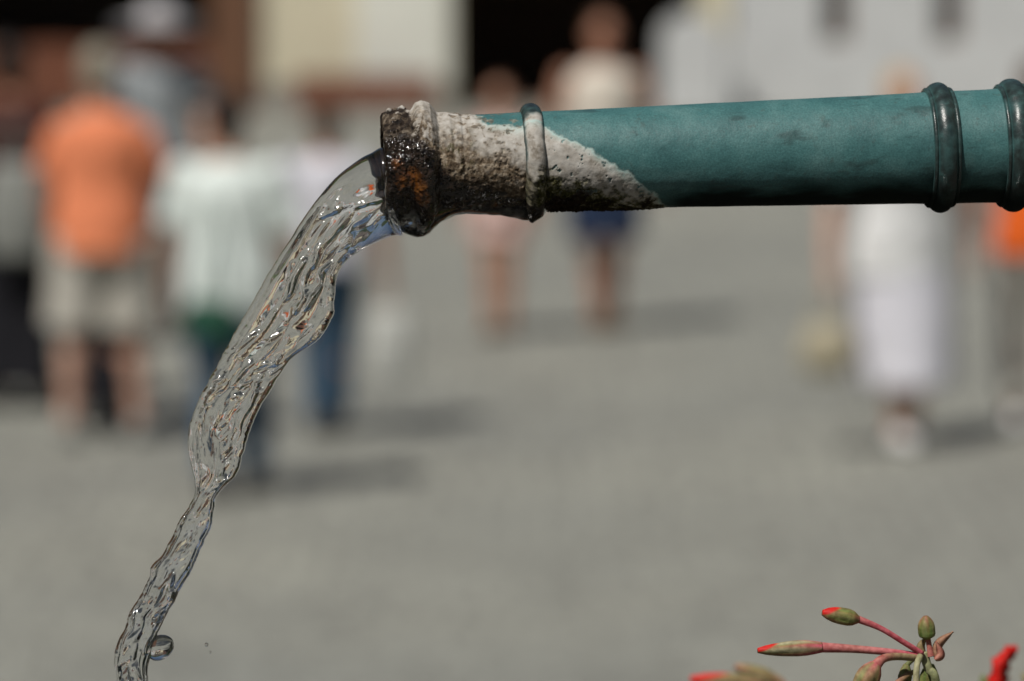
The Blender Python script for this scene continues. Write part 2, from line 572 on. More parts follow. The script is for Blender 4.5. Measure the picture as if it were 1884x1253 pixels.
MOUTH = P(705, 304.5, D_at(705))
AX = (P(2600, 243.7, D_at(2600)) - MOUTH).normalized()
AF = (-FWD + FWD.dot(AX) * AX).normalized()           # towards the camera
AU = AX.cross(AF) * -1
if AU.z < 0: AU = -AU
aM, aX, aF, aU = (np.array(v) for v in (MOUTH, AX, AF, AU))


def axis_pts(x, r, phi):
    """x in photo pixels along the spout, r in pixels, phi elevation round the axis"""
    u = (x - 705.0) / S
    return aM + u[..., None] * aX + (r / S)[..., None] * (np.cos(phi)[..., None] * aF + np.sin(phi)[..., None] * aU)


def base_r(x):
    return 90 + 0.0179 * (x - 1000)


def coords3(x, phi, r=90):
    return x, r * np.cos(phi), r * np.sin(phi)


def masks(x, phi):
    """where lime, algae, rust and slime sit; h = height on the pipe, -1 underside to 1 crown"""
    X, Yc, Zc = coords3(x, phi)
    h = np.sin(phi)
    w1 = fbm(X / 45, Yc / 45, Zc / 45, 5, 0.6)
    w2 = fbm(X / 14 + 9, Yc / 14, Zc / 14, 4, 0.6)
    # upper edge of the lime
    edge = np.interp(x, [700, 850, 880, 905, 930, 960, 995, 1020, 1060, 1100, 1150, 1170, 1200, 1222],
                     [2.0, 1.6, 1.0, 0.80, 0.68, 0.66, 0.72, 0.58, 0.28, 0.0, -0.36, -0.56, -0.74, -0.95])
    edge = np.where(x > 1222, np.interp(x, [1222, 1248, 1275], [-0.95, -1.2, -1.8]), edge)
    d = edge - h + 0.10 * w1 + 0.022 * w2 + 0.10 * fbm(X / 110 + 2, Yc / 110, Zc / 110, 2)
    lime = smooth(-0.02, 0.045, d)
    lthick = smooth(0.0, 0.28, d)
    mint = smooth(0.10, 0.0, d) * lime * smooth(905, 1000, x)
    mint = np.maximum(mint, 0.35 * lime * smooth(0.25, 0.0, d) * smooth(860, 900, x))
    # bits flaked off the lime
    flake = smooth(0.50, 0.62, w2 + 0.25 * w1) * 0.85
    lime = lime * (1 - flake * smooth(860, 930, x))
    # brown, gritty middle of the front part
    eb = np.interp(x, [700, 755, 800, 830, 870, 920, 965, 972, 990, 1005, 1030], [1.3, 1.2, 0.72, 0.62, 0.34, 0.16, -0.02, -0.32, -0.45, -0.9, -1.4])
    brown = smooth(-0.35, 0.55, eb - h + 0.30 * w1 + 0.35 * w2) * smooth(1040, 1005, x)
    speck = smooth(0.22, 0.42, w2) * smooth(-0.9, 0.0, eb - h + 0.5) * smooth(1010, 990, x)
    brown = np.maximum(brown, 0.7 * speck)
    brown = np.maximum(brown, flake * smooth(930, 860, x))
    # olive algae under the lime to the right of the ring
    em = np.interp(x, [960, 1000, 1040, 1090, 1150, 1220, 1260], [-0.28, -0.22, -0.44, -0.56, -0.70, -0.90, -1.3])
    moss = smooth(-0.10, 0.16, em - h + 0.16 * w1 + 0.16 * w2) * smooth(955, 985, x) * lime
    moss = np.maximum(moss, 0.75 * smooth(0.1, 0.4, fbm(X / 20, Yc / 30, Zc / 30 + 4, 4, 0.6)) * smooth(795, 815, x) * smooth(880, 850, x) * smooth(-0.3, 0.1, h) * smooth(0.75, 0.5, h))
    # black slime, wet towards the mouth
    es = np.interp(x, [700, 750, 757, 775, 790, 806, 830, 860, 900, 935, 965, 1000, 1060, 1120, 1200, 1260, 1330],
                   [1.4, 1.25, 0.80, 0.42, 0.20, 0.02, -0.22, -0.42, -0.62, -0.74, -0.76, -0.68, -0.80, -0.86, -0.96, -1.2, -1.4])
    slime = smooth(-0.10, 0.12, es - h + 0.20 * w1 + 0.16 * w2)
    wet = slime * smooth(1030, 940, x) * smooth(-0.2, 0.15, es - h)
    # dry, dull crust on the upper face of the lip
    dry = smooth(0.30, 0.62, h) * smooth(800, 756, x)
    ry0 = (304.5 - 0.0321 * (x - 705)) - h * 95
    spk = np.exp(-(((x - 772) / 36) ** 2 + ((ry0 - 298) / 15) ** 2))
    wet = np.maximum(wet * (1 - 0.75 * dry), smooth(0.2, 0.6, spk) * (np.cos(phi) > 0))
    tan_ = smooth(0.12, 0.34, w2 + 0.3 * w1) * smooth(0.05, 0.5, h) * smooth(752, 766, x) * smooth(815, 800, x)
    slime = slime * (1 - tan_)
    brown = np.maximum(brown * (1 - 0.8 * tan_), 0.55 * dry * slime * 0)
    # rust
    ry = (304.5 - 0.0321 * (x - 705)) - h * 95
    r1 = np.exp(-(((x - 728) / 13) ** 2 + ((ry - 305) / 16) ** 2))
    r2 = np.exp(-(((x - 763 - 0.4 * (ry - 340)) / 20) ** 2 + ((ry - 338) / 30) ** 2))
    r3 = np.exp(-(((x - 735) / 16) ** 2 + ((ry - 335) / 26) ** 2)) * 0.9
    r4 = np.exp(-(((x - 905) / 9) ** 2 + ((ry - 382) / 7) ** 2)) * 0.7
    rust = 0.66 * smooth(0.25, 0.95, np.maximum.reduce([r1, r2, r3, r4]) + 0.22 * w2 + 0.25 * w1) * (np.cos(phi) > 0)
    rust = rust * slime
    # a purplish dry crust tint on the lip comes from thin brown over slime
    brown2 = 0.45 * dry * smooth(-0.2, 0.3, w2 + w1 * 0.5)
    slime = slime * (1 - brown2)
    z = np.zeros_like(h)
    return dict(lime=lime, mint=mint, brown=np.clip(np.maximum(brown, brown2), 0, 1), moss=np.clip(moss, 0, 1), slime=slime, wet=np.clip(wet, 0, 1), rust=np.clip(rust, 0, 1), bronze=z, grime_shade=z, lthick=lthick)


def crust_disp(x, phi, mk):
    X, Yc, Zc = coords3(x, phi)
    n1 = fbm(X / 40, Yc / 40, Zc / 40, 3)
    n2 = fbm(X / 9 + 3, Yc / 9, Zc / 9, 4, 0.62)
    n3 = fbm(X / 4.5, Yc / 4.5 + 8, Zc / 4.5, 2)
    lime, brown, slime, moss, wet = mk['lime'], mk['brown'], mk['slime'], mk['moss'], mk['wet']
    d = lime * mk['lthick'] * (2.6 + 1.5 * n1 + 0.4 * n2)
    d = d + brown * (1.1 * n2 + 0.5 * n3) + moss * (1.8 * n2 + 0.6 * n3) + slime * ((1.5 - 1.0 * wet) * n2 + 1.6 * n1)
    ry = (304.5 - 0.0321 * (x - 705)) - np.sin(phi) * 95
    spk = np.exp(-(((x - 772) / 34) ** 2 + ((ry - 298) / 13) ** 2)) + 0.6 * np.exp(-(((x - 722) / 10) ** 2 + ((ry - 255) / 26) ** 2))
    d = d + wet * (0.35 * np.abs(n3) + 0.25 * n2) + spk * (4.5 * np.maximum(n3, -0.1) + 1.5 * n2)
    return d


def rows(x0, x1, fine_to, step, coarse):
    a = np.arange(x0, min(x1, fine_to), step)
    c = np.arange(max(x0, fine_to), x1 + coarse, coarse) if x1 > fine_to else np.array([x1])
    return np.concatenate([a, c])


spout = empty('fountain_spout', tuple(P(2290, 253, D_at(2290))))
tag(spout, 'green bronze water spout pipe crusted with lime and rust at its mouth', 'spout')
NPH = 380
phi = np.linspace(0, 2 * np.pi, NPH, endpoint=False)
phi_lip = np.linspace(0, 2 * np.pi, 640, endpoint=False)

# pipe body
xs = rows(803, 2450, 1290, 1.4, 14)
XX, PH = np.meshgrid(xs, phi, indexing='ij')
mk = masks(XX, PH)
rr = base_r(XX)
rr = rr + 3.0 * smooth(852, 846, XX) + 1.5 * smooth(832, 826, XX) - 1.6 * np.exp(-((XX - 849) / 3.0) ** 2)
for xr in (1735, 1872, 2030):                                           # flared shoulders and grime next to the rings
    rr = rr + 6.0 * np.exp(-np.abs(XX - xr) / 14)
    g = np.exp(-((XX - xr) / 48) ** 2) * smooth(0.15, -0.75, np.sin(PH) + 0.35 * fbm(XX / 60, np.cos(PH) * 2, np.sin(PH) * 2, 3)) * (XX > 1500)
    mk['grime_shade'] = np.maximum(mk['grime_shade'], g)
g_ = mk['grime_shade']
under = smooth(-0.50, -0.86, np.sin(PH) + 0.10 * fbm(XX / 80, np.cos(PH) * 3, np.sin(PH) * 3, 4)) * smooth(1180, 1260, XX)  # underside shade painted into the mask, together with some dark patina
mk['grime_shade'] = np.maximum(g_, under)
streak = smooth(0.42, 0.75, fbm(XX / 70 + 5, np.cos(PH) * 2.2, np.sin(PH) * 2.2, 5, 0.6)) * smooth(1020, 1100, XX)
mk['bronze'] = np.maximum(mk['bronze'], 0.5 * streak)
rr = rr + crust_disp(XX, PH, mk) + 0.5 * fbm(XX / 70, np.cos(PH) * 2.2, np.sin(PH) * 2.2, 3)
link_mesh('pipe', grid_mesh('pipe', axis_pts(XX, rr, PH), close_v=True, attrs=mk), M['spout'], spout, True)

# lip: thick crusted collar with a rolled bead, hollow inside
u_out = np.concatenate([np.full(14, 705.0), np.arange(706, 809, 1.15)])
r_out = np.interp(u_out, [705, 706, 708, 712, 720, 740, 752, 757, 760, 768, 780, 792, 800, 804, 809],
                  [88, 90.5, 93, 95.5, 97, 98, 97, 95.5, 99, 108, 111.5, 108, 98, 92, 89])
r_out[:14] = np.linspace(74, 89, 14)
u_in = np.linspace(765, 706, 22); r_in = np.linspace(74, 74, 22)
xs = np.concatenate([u_in, u_out]); r0 = np.concatenate([r_in, r_out])
XX, PH = np.meshgrid(xs, phi_lip, indexing='ij')
mk = masks(XX, PH)
X_, Y_, Z_ = coords3(XX, PH)
disp = crust_disp(XX, PH, mk) + 2.4 * fbm(XX / 22, Y_ / 22, Z_ / 22, 3)
for (kx, kp, kr, kh) in ((717, 1.36, 7, 8), (741, 1.42, 9, 9), (733, 1.12, 6, 5), (752, 1.25, 7, 5), (722, 1.9, 8, 7), (746, 2.0, 9, 7),
                         (724, 0.95, 5, 4), (762, 0.72, 6, 4), (758, 0.52, 5, 4), (735, 1.75, 7, 7)):
    kn_ = smooth(0.45, 0.8, np.exp(-(((XX - kx) / kr) ** 2 + ((PH - kp) * 95 / kr) ** 2)) + 0.2 * fbm(XX / 6, Y_ / 6, Z_ / 6, 2))
    mk['slime'] *= 1 - kn_; mk['brown'] *= 1 - 0.6 * kn_; mk['lime'] = np.maximum(mk['lime'], kn_)
    disp = disp + kh * np.exp(-(((XX - kx) / kr) ** 2 + ((PH - kp) * 95 / kr) ** 2))
disp = disp + 5.0 * np.exp(-((XX - 780) / 14) ** 2) * smooth(0.2, 1.0, np.sin(PH))
for q in range(64):                                                     # wet beads
    if q < 50: bx_, by_ = rng.normal(768, 24), rng.normal(298, 10)
    else: bx_, by_ = rng.normal(722, 7), rng.normal(258, 20)
    bp_ = math.asin(max(-1, min(1, (304.5 - 0.0321 * (bx_ - 705) - by_) / 100)))
    br = rng.uniform(1.5, 2.9)
    e_ = np.exp(-(((XX - bx_) / br) ** 2 + ((PH - bp_) * 98 / br) ** 2))
    disp = disp + 1.25 * br * e_
    mk['wet'] = np.maximum(mk['wet'], smooth(0.1, 0.3, e_)); mk['rust'] *= 1 - smooth(0.1, 0.3, e_)
    mk['slime'] = np.maximum(mk['slime'], smooth(0.1, 0.3, e_))
inside = (np.arange(len(xs)) < 24)[:, None]
disp = np.where(inside, 1.2 * fbm(XX / 20, Y_ / 20, Z_ / 20, 3), disp)
lipf = smooth(22, 40, np.arange(len(xs)))[:, None]
rr = r0[:, None] + disp * np.where(inside, 1, lipf)
jag = 2.2 * fbm(Y_ / 18, Z_ / 18, 0.5 + XX * 0, 4) * smooth(740, 706, XX)
link_mesh('spout_lip', grid_mesh('spout_lip', axis_pts(XX + jag, rr, PH), close_v=True, attrs=mk), M['spout'], spout, True)


def ring_part(xc, hw, r_in, r_top, crusted):
    th = np.linspace(0, 2 * np.pi, 40, endpoint=False)
    ph2 = np.linspace(0, 2 * np.pi, 340, endpoint=False)
    TT, PH = np.meshgrid(th, ph2, indexing='ij')
    XX = xc + hw * np.cos(TT)
    r = r_in + (r_top - r_in) * np.sin(TT)
    mk = masks(XX, PH)
    X_, Y_, Z_ = coords3(XX, PH)
    if crusted:
        h = np.sin(PH)
        n = fbm(X_ / 16, Y_ / 16, Z_ / 16, 4)
        cap = smooth(0.74, 0.86, h + 0.05 * n)
        for k in ('lime', 'moss', 'brown', 'mint'): mk[k] = mk[k] * (1 - cap)
        mk['lime'] = np.maximum(mk['lime'], (1 - cap)); mk['brown'] = mk['brown'] * 0.6
        mk['lime'] = mk['lime'] * (1 - smooth(0.75, 0.95, np.abs(np.cos(TT)) + 0.1 * n))
        mk['moss'] = np.maximum(mk['moss'], smooth(-0.15, -0.6, h + 0.3 * n) * 0.7 * (1 - cap))
        mk['bronze'] = np.clip(1 - mk['lime'], 0, 1)
        mk['slime'] = mk['slime'] * smooth(-0.55, -0.85, h)
        r = r + (crust_disp(XX, PH, mk) * 1.5 + 1.5 * n * smooth(0.6, 0.2, h)) * np.clip(np.sin(TT), 0, 1)
        XX = XX + 2.2 * fbm(Y_ / 30, Z_ / 30, 2.5 + 0 * X_, 3) * smooth(0.6, 0.2, h)
    else:
        for k in mk: mk[k] = mk[k] * 0
        mk['grime_shade'] = smooth(-0.45, -0.9, np.sin(PH) + 0.1 * fbm(X_ / 40, Y_ / 40, Z_ / 40, 3))  # painted underside shade carried on across the rings
        mk['bronze'] = np.clip(1.0 + 0.35 * fbm(X_ / 40, Y_ / 40, Z_ / 40, 4) - 0.55 * smooth(0.75, 1.0, np.abs(np.cos(TT))), 0, 1)
        r = r + 0.5 * fbm(X_ / 30, Y_ / 30, Z_ / 30, 3)
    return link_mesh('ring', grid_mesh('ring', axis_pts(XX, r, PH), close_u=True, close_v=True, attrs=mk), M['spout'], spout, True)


ring_part(979, 19, 90, 106, True)['label'] = 'narrow ring coated in white lime'
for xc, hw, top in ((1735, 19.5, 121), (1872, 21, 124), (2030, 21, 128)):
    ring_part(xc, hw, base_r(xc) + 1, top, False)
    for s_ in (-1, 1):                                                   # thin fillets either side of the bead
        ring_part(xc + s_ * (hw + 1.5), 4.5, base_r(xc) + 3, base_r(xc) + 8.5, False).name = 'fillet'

# ------------------------------------------------------------------ the water
pairs = [((760, 290), (760, 362)), ((728, 279), (735, 380)), ((704, 271), (716, 402)), ((684, 281), (742, 431)), ((660, 294), (722, 434)), ((620, 325), (690, 447)), ((588, 362), (655, 466)),
         ((560, 400), (632, 485)), ((535, 440), (619, 510)), ((510, 480), (615, 540)), ((488, 515), (613, 572)), ((465, 555), (604, 598)),
         ((440, 600), (588, 622)), ((418, 637), (560, 643)), ((405, 665), (535, 662)), ((390, 690), (518, 684)), ((370, 730), (490, 730)),
         ((357, 762), (474, 762)), ((349, 800), (458, 797)), ((348, 840), (445, 835)), ((353, 870), (437, 872)), ((357, 903), (405, 908)),
         ((345, 932), (397, 934)), ((330, 955), (390, 965)), ((315, 985), (380, 992)), ((297, 1020), (365, 1022)), ((277, 1042), (352, 1048)),
         ((272, 1062), (342, 1068)), ((259, 1094), (325, 1102)), ((236, 1130), (305, 1134)), ((230, 1154), (292, 1160)), ((215, 1182), (284, 1184)),
         ((210, 1220), (279, 1220)), ((212, 1262), (272, 1262)), ((196, 1330), (262, 1332)), ((180, 1430), (240, 1430)), ((160, 1560), (222, 1560)),
         ((130, 1760), (190, 1760)), ((105, 1960), (165, 1960)), ((80, 2180), (140, 2180)), ((55, 2420), (120, 2420))]
lw = np.array([p[0] + p[1] for p in pairs], float)
th_ = np.interp(np.arange(len(pairs)), [0, 1, 2, 3, 4, 6, 8, 12, 16, 20, 21, 22, 26, 31, 40], [110, 118, 124, 122, 112, 92, 80, 74, 66, 54, 44, 42, 46, 46, 46])
lw = np.concatenate([lw, th_[:, None]], 1)
dense = spline(lw, 3000)
mid = (dense[:, :2] + dense[:, 2:4]) / 2
arc = np.concatenate([[0], np.cumsum(np.linalg.norm(np.diff(mid, axis=0), axis=1))])
sv = np.concatenate([np.arange(0, 1190, 1.3), np.arange(1190, arc[-1], 5)])
C5 = np.stack([np.interp(sv, arc, dense[:, k]) for k in range(5)], 1)
# uneven outline
for k, (seed, sgn) in enumerate(((1.7, 1), (8.3, 1))):
    wob = (3.6 * fbm(sv / 60, seed, 0.5, 4, 0.55) + 1.6 * perlin(sv / 19, seed + 5, 0.5)) * smooth(120, 420, sv)
    C5[:, 2 * k] += wob
NA = 230
al = np.linspace(0, 2 * np.pi, NA, endpoint=False)
SS, AL = np.meshgrid(sv, al, indexing='ij')
c = np.cos(AL); sd = np.sin(AL)                     # c: -1 left edge .. 1 right edge; sd>0 towards camera
cc = np.sign(c) * np.abs(c) ** 0.85
Wd = np.hypot(C5[:, 2] - C5[:, 0], C5[:, 3] - C5[:, 1])[:, None]
Tk = C5[:, 4][:, None]
rim = 0.70 + 0.30 * np.exp(-((np.abs(cc) - 0.86) / 0.17) ** 2) * smooth(60, 260, SS) + 0.30 * (1 - smooth(60, 260, SS))
boxy = 0.9 - 0.42 * smooth(60, 300, SS)
prof = np.sign(sd) * np.abs(sd) ** boxy * rim
cpx = cc * Wd / 2
side = np.where(sd > 0, 0.0, 40.0)
warp = 12 * fbm(SS / 120, cpx / 60, side + 3.3, 3)
# ridges drawn out along the flow; nearly none on the clear outer band
band = smooth(-0.72, -0.30, cc + 0.15 * fbm(SS / 90, cpx * 0, side, 2) - 0.25 * smooth(330, 620, SS) * 0 + 0.75 * smooth(400, 700, SS))
rough_near = smooth(40, 170, SS)
A = (0.12 + 0.88 * band) * rough_near
back = np.where(sd > 0, 1.0, 0.35)
r1 = perlin(SS / 95, (cpx + warp) / 17, side + 0.5)
r2 = perlin(SS / 75 + 7, (cpx + warp) / 11, side + 1.5)
r3 = perlin(SS / 36 + 3, (cpx + warp) / 7.5, side + 2.5)
spark = 1.2 * smooth(-0.10, 0.30, perlin(SS / 80 + 50, (cpx + warp) / 22, side + 31)) * smooth(-0.30, 0.15, perlin(SS / 40 + 50, cpx / 30, side + 33))
r4 = 3.3 * np.sin(2 * np.pi * ((0.62 * SS + 0.79 * cpx) / 31 + 0.9 * perlin(SS / 45, cpx / 30, side + 35))) \
    + 1.0 * np.sin(2 * np.pi * ((0.70 * SS + 0.71 * cpx) / 12.5 + 0.9 * perlin(SS / 25, cpx / 18, side + 36)))
kw = 24 + 12 * smooth(700, 420, SS)                       # coarser ropes where the sheet is wide
n_a = perlin(SS / 230 + 7, (cpx + 1.3 * warp) / kw, side + 41) + 0.30 * perlin(SS / 62, (cpx + warp) / (0.62 * kw), side + 43)
rope_a = np.exp(-(n_a / 0.20) ** 2) * smooth(-0.30, 0.15, perlin(SS / 60, cpx / 40, side + 45))
n_b = perlin(SS / 120 + 3, (cpx + 1.3 * warp) / 13.5, side + 47)
clear = smooth(-0.12, 0.16, perlin(SS / 120 + 31, (cpx + warp) / 40, side + 61))
rope_b = np.exp(-(n_b / 0.24) ** 2)
patch = smooth(-0.15, 0.35, fbm(SS / 60, cpx / 30, side + 9, 2))
patch2 = smooth(0.05, 0.45, fbm(SS / 45 + 30, cpx / 26, side + 19, 2))
ridge = lambda n: 1 - 2 * np.abs(n)
dz = A * back * (3.0 * r1 + (9.0 + 12.0 * smooth(700, 420, SS)) * rope_a * (0.35 + 0.65 * clear) + 4.2 * patch * rope_b * (0.15 + 0.85 * clear)) + (0.25 + 0.75 * A) * rough_near * (sd > 0) * spark * r4 * (0.25 + 0.75 * clear)
dz = dz + 2.5 * fbm(SS / 150, cpx / 70, side + 7, 2) * smooth(20, 120, SS)
low = smooth(640, 760, SS)
edge_in = np.abs(sd)
dz = dz + low * back * (2.5 * fbm(SS / 45, cpx / 20, side + 11, 2) + 2.0 * rope_a * edge_in)
edge_fade = np.abs(sd) ** 0.6
zoff = (Tk / 2) * prof + np.sign(sd) * dz * edge_fade
tt = (cc + 1) / 2
pxx = C5[:, 0][:, None] * (1 - tt) + C5[:, 2][:, None] * tt
pyy = C5[:, 1][:, None] * (1 - tt) + C5[:, 3][:, None] * tt
# ripples also nudge points sideways so the rims are uneven
dep = D_at(705) + 0.0 * SS - zoff / S
# a slow twist of the sheet
tw = 22 * np.sin(SS / 260.0 + 0.6) * smooth(100, 300, SS)
dep = dep + tw * cc / S
Xc, Yc_, = (pxx - 942) / F_PX, (pyy - 626.5) / F_PX
# lay the outline out at the mouth's distance, then add real depth
d_ref = D_at(705)
pts = (np.array(CAM) + d_ref * (np.array(FWD) + Xc[..., None] * np.array(RIGHT) - Yc_[..., None] * np.array(UP))
       + (dep - d_ref)[..., None] * np.array(FWD))
stream = empty('water_stream', tuple(P(60, 2200, d_ref)))
tag(stream, 'clear rippling stream of water pouring from the spout mouth', 'water')
link_mesh('jet', grid_mesh('jet', pts, close_v=True, cap=True), M['water'], stream, True)

# film of water clinging under the lip
fx = np.array([716, 730, 745, 760, 775, 788, 797, 806, 820, 835, 852, 880, 905, 930, 950, 965, 980, 995, 1008, 1020.])
fy = np.array([398, 418, 430, 435, 437, 433, 424, 412, 404, 397, 393, 394, 396, 398, 402, 406, 407, 402, 393, 386.])
x_f = np.linspace(717, 1018, 150)
yb = np.interp(x_f, fx, fy)
yb = np.convolve(np.pad(yb, 4, 'edge'), np.ones(9) / 9, 'valid')
yc = 304.5 - 0.0321 * (x_f - 705) + 0.62 * base_r(x_f)
taper = np.sqrt(np.clip(np.minimum((x_f - 716) / 14, (1020 - x_f) / 20), 0.02, 1))
be = np.linspace(0, 2 * np.pi, 64, endpoint=False)
BB, XF = np.meshgrid(be, x_f)
vy = yc[:, None] + np.cos(BB) * ((yb - yc) * taper)[:, None]
vz = np.sin(BB) * (np.interp(x_f, [717, 740, 780, 820, 900, 1018], [30, 52, 58, 56, 48, 40]) * taper)[:, None]
nn = 1.6 * fbm(XF / 26, vy / 26, vz / 26, 3)
vy = vy + nn * np.cos(BB); vz = vz * (1 + 0.02 * nn)
ptsf = (np.array(CAM) + D_at(XF)[..., None] * (np.array(FWD) + ((XF - 942) / F_PX)[..., None] * np.array(RIGHT) - ((vy - 626.5) / F_PX)[..., None] * np.array(UP))
        - (vz / S)[..., None] * np.array(FWD))
link_mesh('clinging_film', grid_mesh('clinging_film', ptsf, close_v=True, cap=True), M['water'], stream, True)


def drop(cx_, cy_, rx, ry, rot, name, parent=None, dz=0):
    n1, n2 = 40, 48
    T, Ph = np.meshgrid(np.linspace(0.02, np.pi - 0.02, n1), np.linspace(0, 2 * np.pi, n2, endpoint=False), indexing='ij')
    lx, ly, lz = rx * np.sin(T) * np.cos(Ph), ry * np.cos(T), 0.8 * rx * np.sin(T) * np.sin(Ph)
    k = 1 + 0.07 * fbm(lx / rx + cx_, ly / ry, lz / rx, 2)
    lx, ly, lz = lx * k, ly * k, lz * k
    ca, sa = math.cos(rot), math.sin(rot)
    qx, qy = cx_ + lx * ca - ly * sa, cy_ + lx * sa + ly * ca
    p = (np.array(CAM) + d_ref * (np.array(FWD) + ((qx - 942) / F_PX)[..., None] * np.array(RIGHT) - ((qy - 626.5) / F_PX)[..., None] * np.array(UP))
         + ((dz + lz) / S)[..., None] * np.array(FWD))
    return link_mesh(name, grid_mesh(name, p, close_v=True, cap=True), M['water'], parent, True)


drop(295, 1191, 22, 27, R(52), 'lobe', stream, -8)
tag(drop(380, 1186, 3.2, 3.6, 0, 'water_droplet', None, 0), 'tiny round droplet falling free beside the stream', 'droplet', 'loose droplets')
tag(drop(387, 1200, 1.6, 2.8, R(20), 'water_droplet', None, 0), 'tiny stretched droplet falling just below the round droplet', 'droplet', 'loose droplets')

# ------------------------------------------------------------------ geraniums
def stalk(name, pts, rads, parent, red=0.0, pale=0.0, n=24, petal=0.0):
    """pts: (px, py, depth) or world points"""
    sp = spline(pts, n)
    rd = np.interp(np.linspace(0, 1, n), np.linspace(0, 1, len(rads)), rads)
    W = [P(*q) for q in sp]
    mb = MB().tube(W, [r_ * q[2] / F_PX for r_, q in zip(rd, sp)], 12)
    me = mb.mesh(name)
    for k, v in (('red', red), ('pale', pale), ('petal', petal)):
        vv = np.interp(np.linspace(0, 1, n), np.linspace(0, 1, len(v)), v) if isinstance(v, (list, tuple)) else np.full(n, v)
        at = me.attributes.new(k, 'FLOAT', 'POINT'); at.data.foreach_set('value', np.repeat(vv, 12).astype(np.float32))
    return link_mesh(name, me, M['plant'], parent, True)


def bud(p0, p1, rad, parent, prof, red, pale, tip=0.16, open_up=True, name='bud'):
    """p0 base, p1 tip (px, py, depth); ribbed calyx with a red petal tip showing"""
    a, b = P(*p0), P(*p1)
    ax = (b - a); Lb = ax.length; ax.normalize()
    e1 = (UP - UP.dot(ax) * ax).normalized(); e2 = ax.cross(e1)
    k = p0[2] / F_PX
    n1, n2 = 40, 40
    T, Ph = np.meshgrid(np.linspace(0, 1, n1), np.linspace(0, 2 * np.pi, n2, endpoint=False), indexing='ij')
    r = np.interp(T, np.linspace(0, 1, len(prof)), prof) * rad * k
    r = r * (1 + 0.055 * np.cos(5 * Ph + 1.2 * T) * np.sin(np.pi * T) + 0.018 * np.cos(17 * Ph + 2 * T) * np.sin(np.pi * T))
    pts = (np.array(a) + (T * Lb)[..., None] * np.array(ax) + (r * np.cos(Ph))[..., None] * np.array(e1) + (r * np.sin(Ph))[..., None] * np.array(e2))
    cosp = np.cos(Ph)
    rd = np.interp(T, np.linspace(0, 1, len(red)), red) * (0.8 + 0.3 * np.cos(5 * Ph))
    pl = np.interp(T, np.linspace(0, 1, len(pale)), pale) * (0.6 + 0.6 * np.cos(5 * Ph + 2)) + 0.10 * np.clip(np.cos(13 * Ph + 3 * np.sin(4 * T)), 0, 1) * np.sin(np.pi * T)
    rd = rd + 0.08 * np.clip(np.cos(9 * Ph + 1 + 2 * np.sin(3 * T)), 0, 1) * np.sin(np.pi * T)
    # petals show between the sepals at the tip
    pt = smooth(1 - tip * 1.5, 1 - tip * 1.1, T - 0.28 * tip * 8 * np.abs(np.angle(np.exp(1j * (Ph + 0.35)))) / np.pi) if open_up else T * 0
    me = grid_mesh(name, pts, close_v=True, cap=True, attrs=dict(red=np.clip(rd, 0, 1), pale=np.clip(pl, 0, 1), petal=pt))
    return link_mesh(name, me, M['plant'], parent, True)


def leaf_mesh(rad, seed):
    """lobed, folded geranium leaf in its own plane, real thickness"""
    n1, n2 = 9, 60
    T, Ph = np.meshgrid(np.linspace(0.02, 1, n1), np.linspace(-np.pi * 0.93, np.pi * 0.93, n2), indexing='ij')
    r = rad * T * (1 + 0.10 * np.cos(7 * Ph + seed) * T + 0.03 * np.cos(29 * Ph))
    z = 0.12 * rad * T * np.cos(7 * Ph + seed) + 0.25 * rad * T ** 2 * math.sin(seed) - 0.1 * rad * T
    return grid_mesh('leaf', np.stack([r * np.cos(Ph), r * np.sin(Ph), z], -1))


def leaves(parent, base, n, rmin, rmax, zmax, spread):
    for i in range(n):
        an = random.uniform(0, 2 * math.pi); rr_ = random.uniform(0.25, 1) * spread
        size = random.uniform(rmin, rmax)
        p = Vector((base[0] + rr_ * math.cos(an), base[1] + rr_ * math.sin(an), random.uniform(base[2] + 0.02, zmax)))
        me = leaf_mesh(size, random.uniform(0, 6))
        o = link_mesh('leaf', me, M['leaf'], None, True)
        sol = o.modifiers.new('thickness', 'SOLIDIFY'); sol.thickness = 0.0006
        rot = Quaternion((math.cos(an + 1.57), math.sin(an + 1.57), 0), random.uniform(0.1, 0.7)) @ Quaternion((0, 0, 1), an)
        o.parent = parent
        o.matrix_parent_inverse = parent_world_inv(parent)
        o.location = p; o.rotation_mode = 'QUATERNION'; o.rotation_quaternion = rot
        MB().tube(spline([base, ((base[0] + p.x) / 2, (base[1] + p.y) / 2, p.z - 0.004), p], 8), 0.0012, 7).build('leaf_stalk', M['leaf'], parent, True)


def pot(x, y, z, r, h, label):
    t = empty('flower_pot', (x, y, z))
    prof = [(r * 0.68, 0), (r * 0.93, h * 0.78), (r * 1.03, h * 0.79), (r * 1.05, h), (r * 0.93, h), (r * 0.90, h * 0.85)]
    MB().rings([[(x + a * math.cos(2 * math.pi * j / 28), y + a * math.sin(2 * math.pi * j / 28), z + q) for j in range(28)] for a, q in prof]).build('pot_wall', M['terracotta'], t, True)
    MB().rings([[(x + a * math.cos(2 * math.pi * j / 20), y + a * math.sin(2 * math.pi * j / 20), z + q) for j in range(20)] for a, q in ((r * 0.88, h * 0.851), (r * 0.88, h * 0.88), (r * 0.3, h * 0.93))]).build('soil', M['soil'], t, True)
    return tag(t, label, 'flower pot')


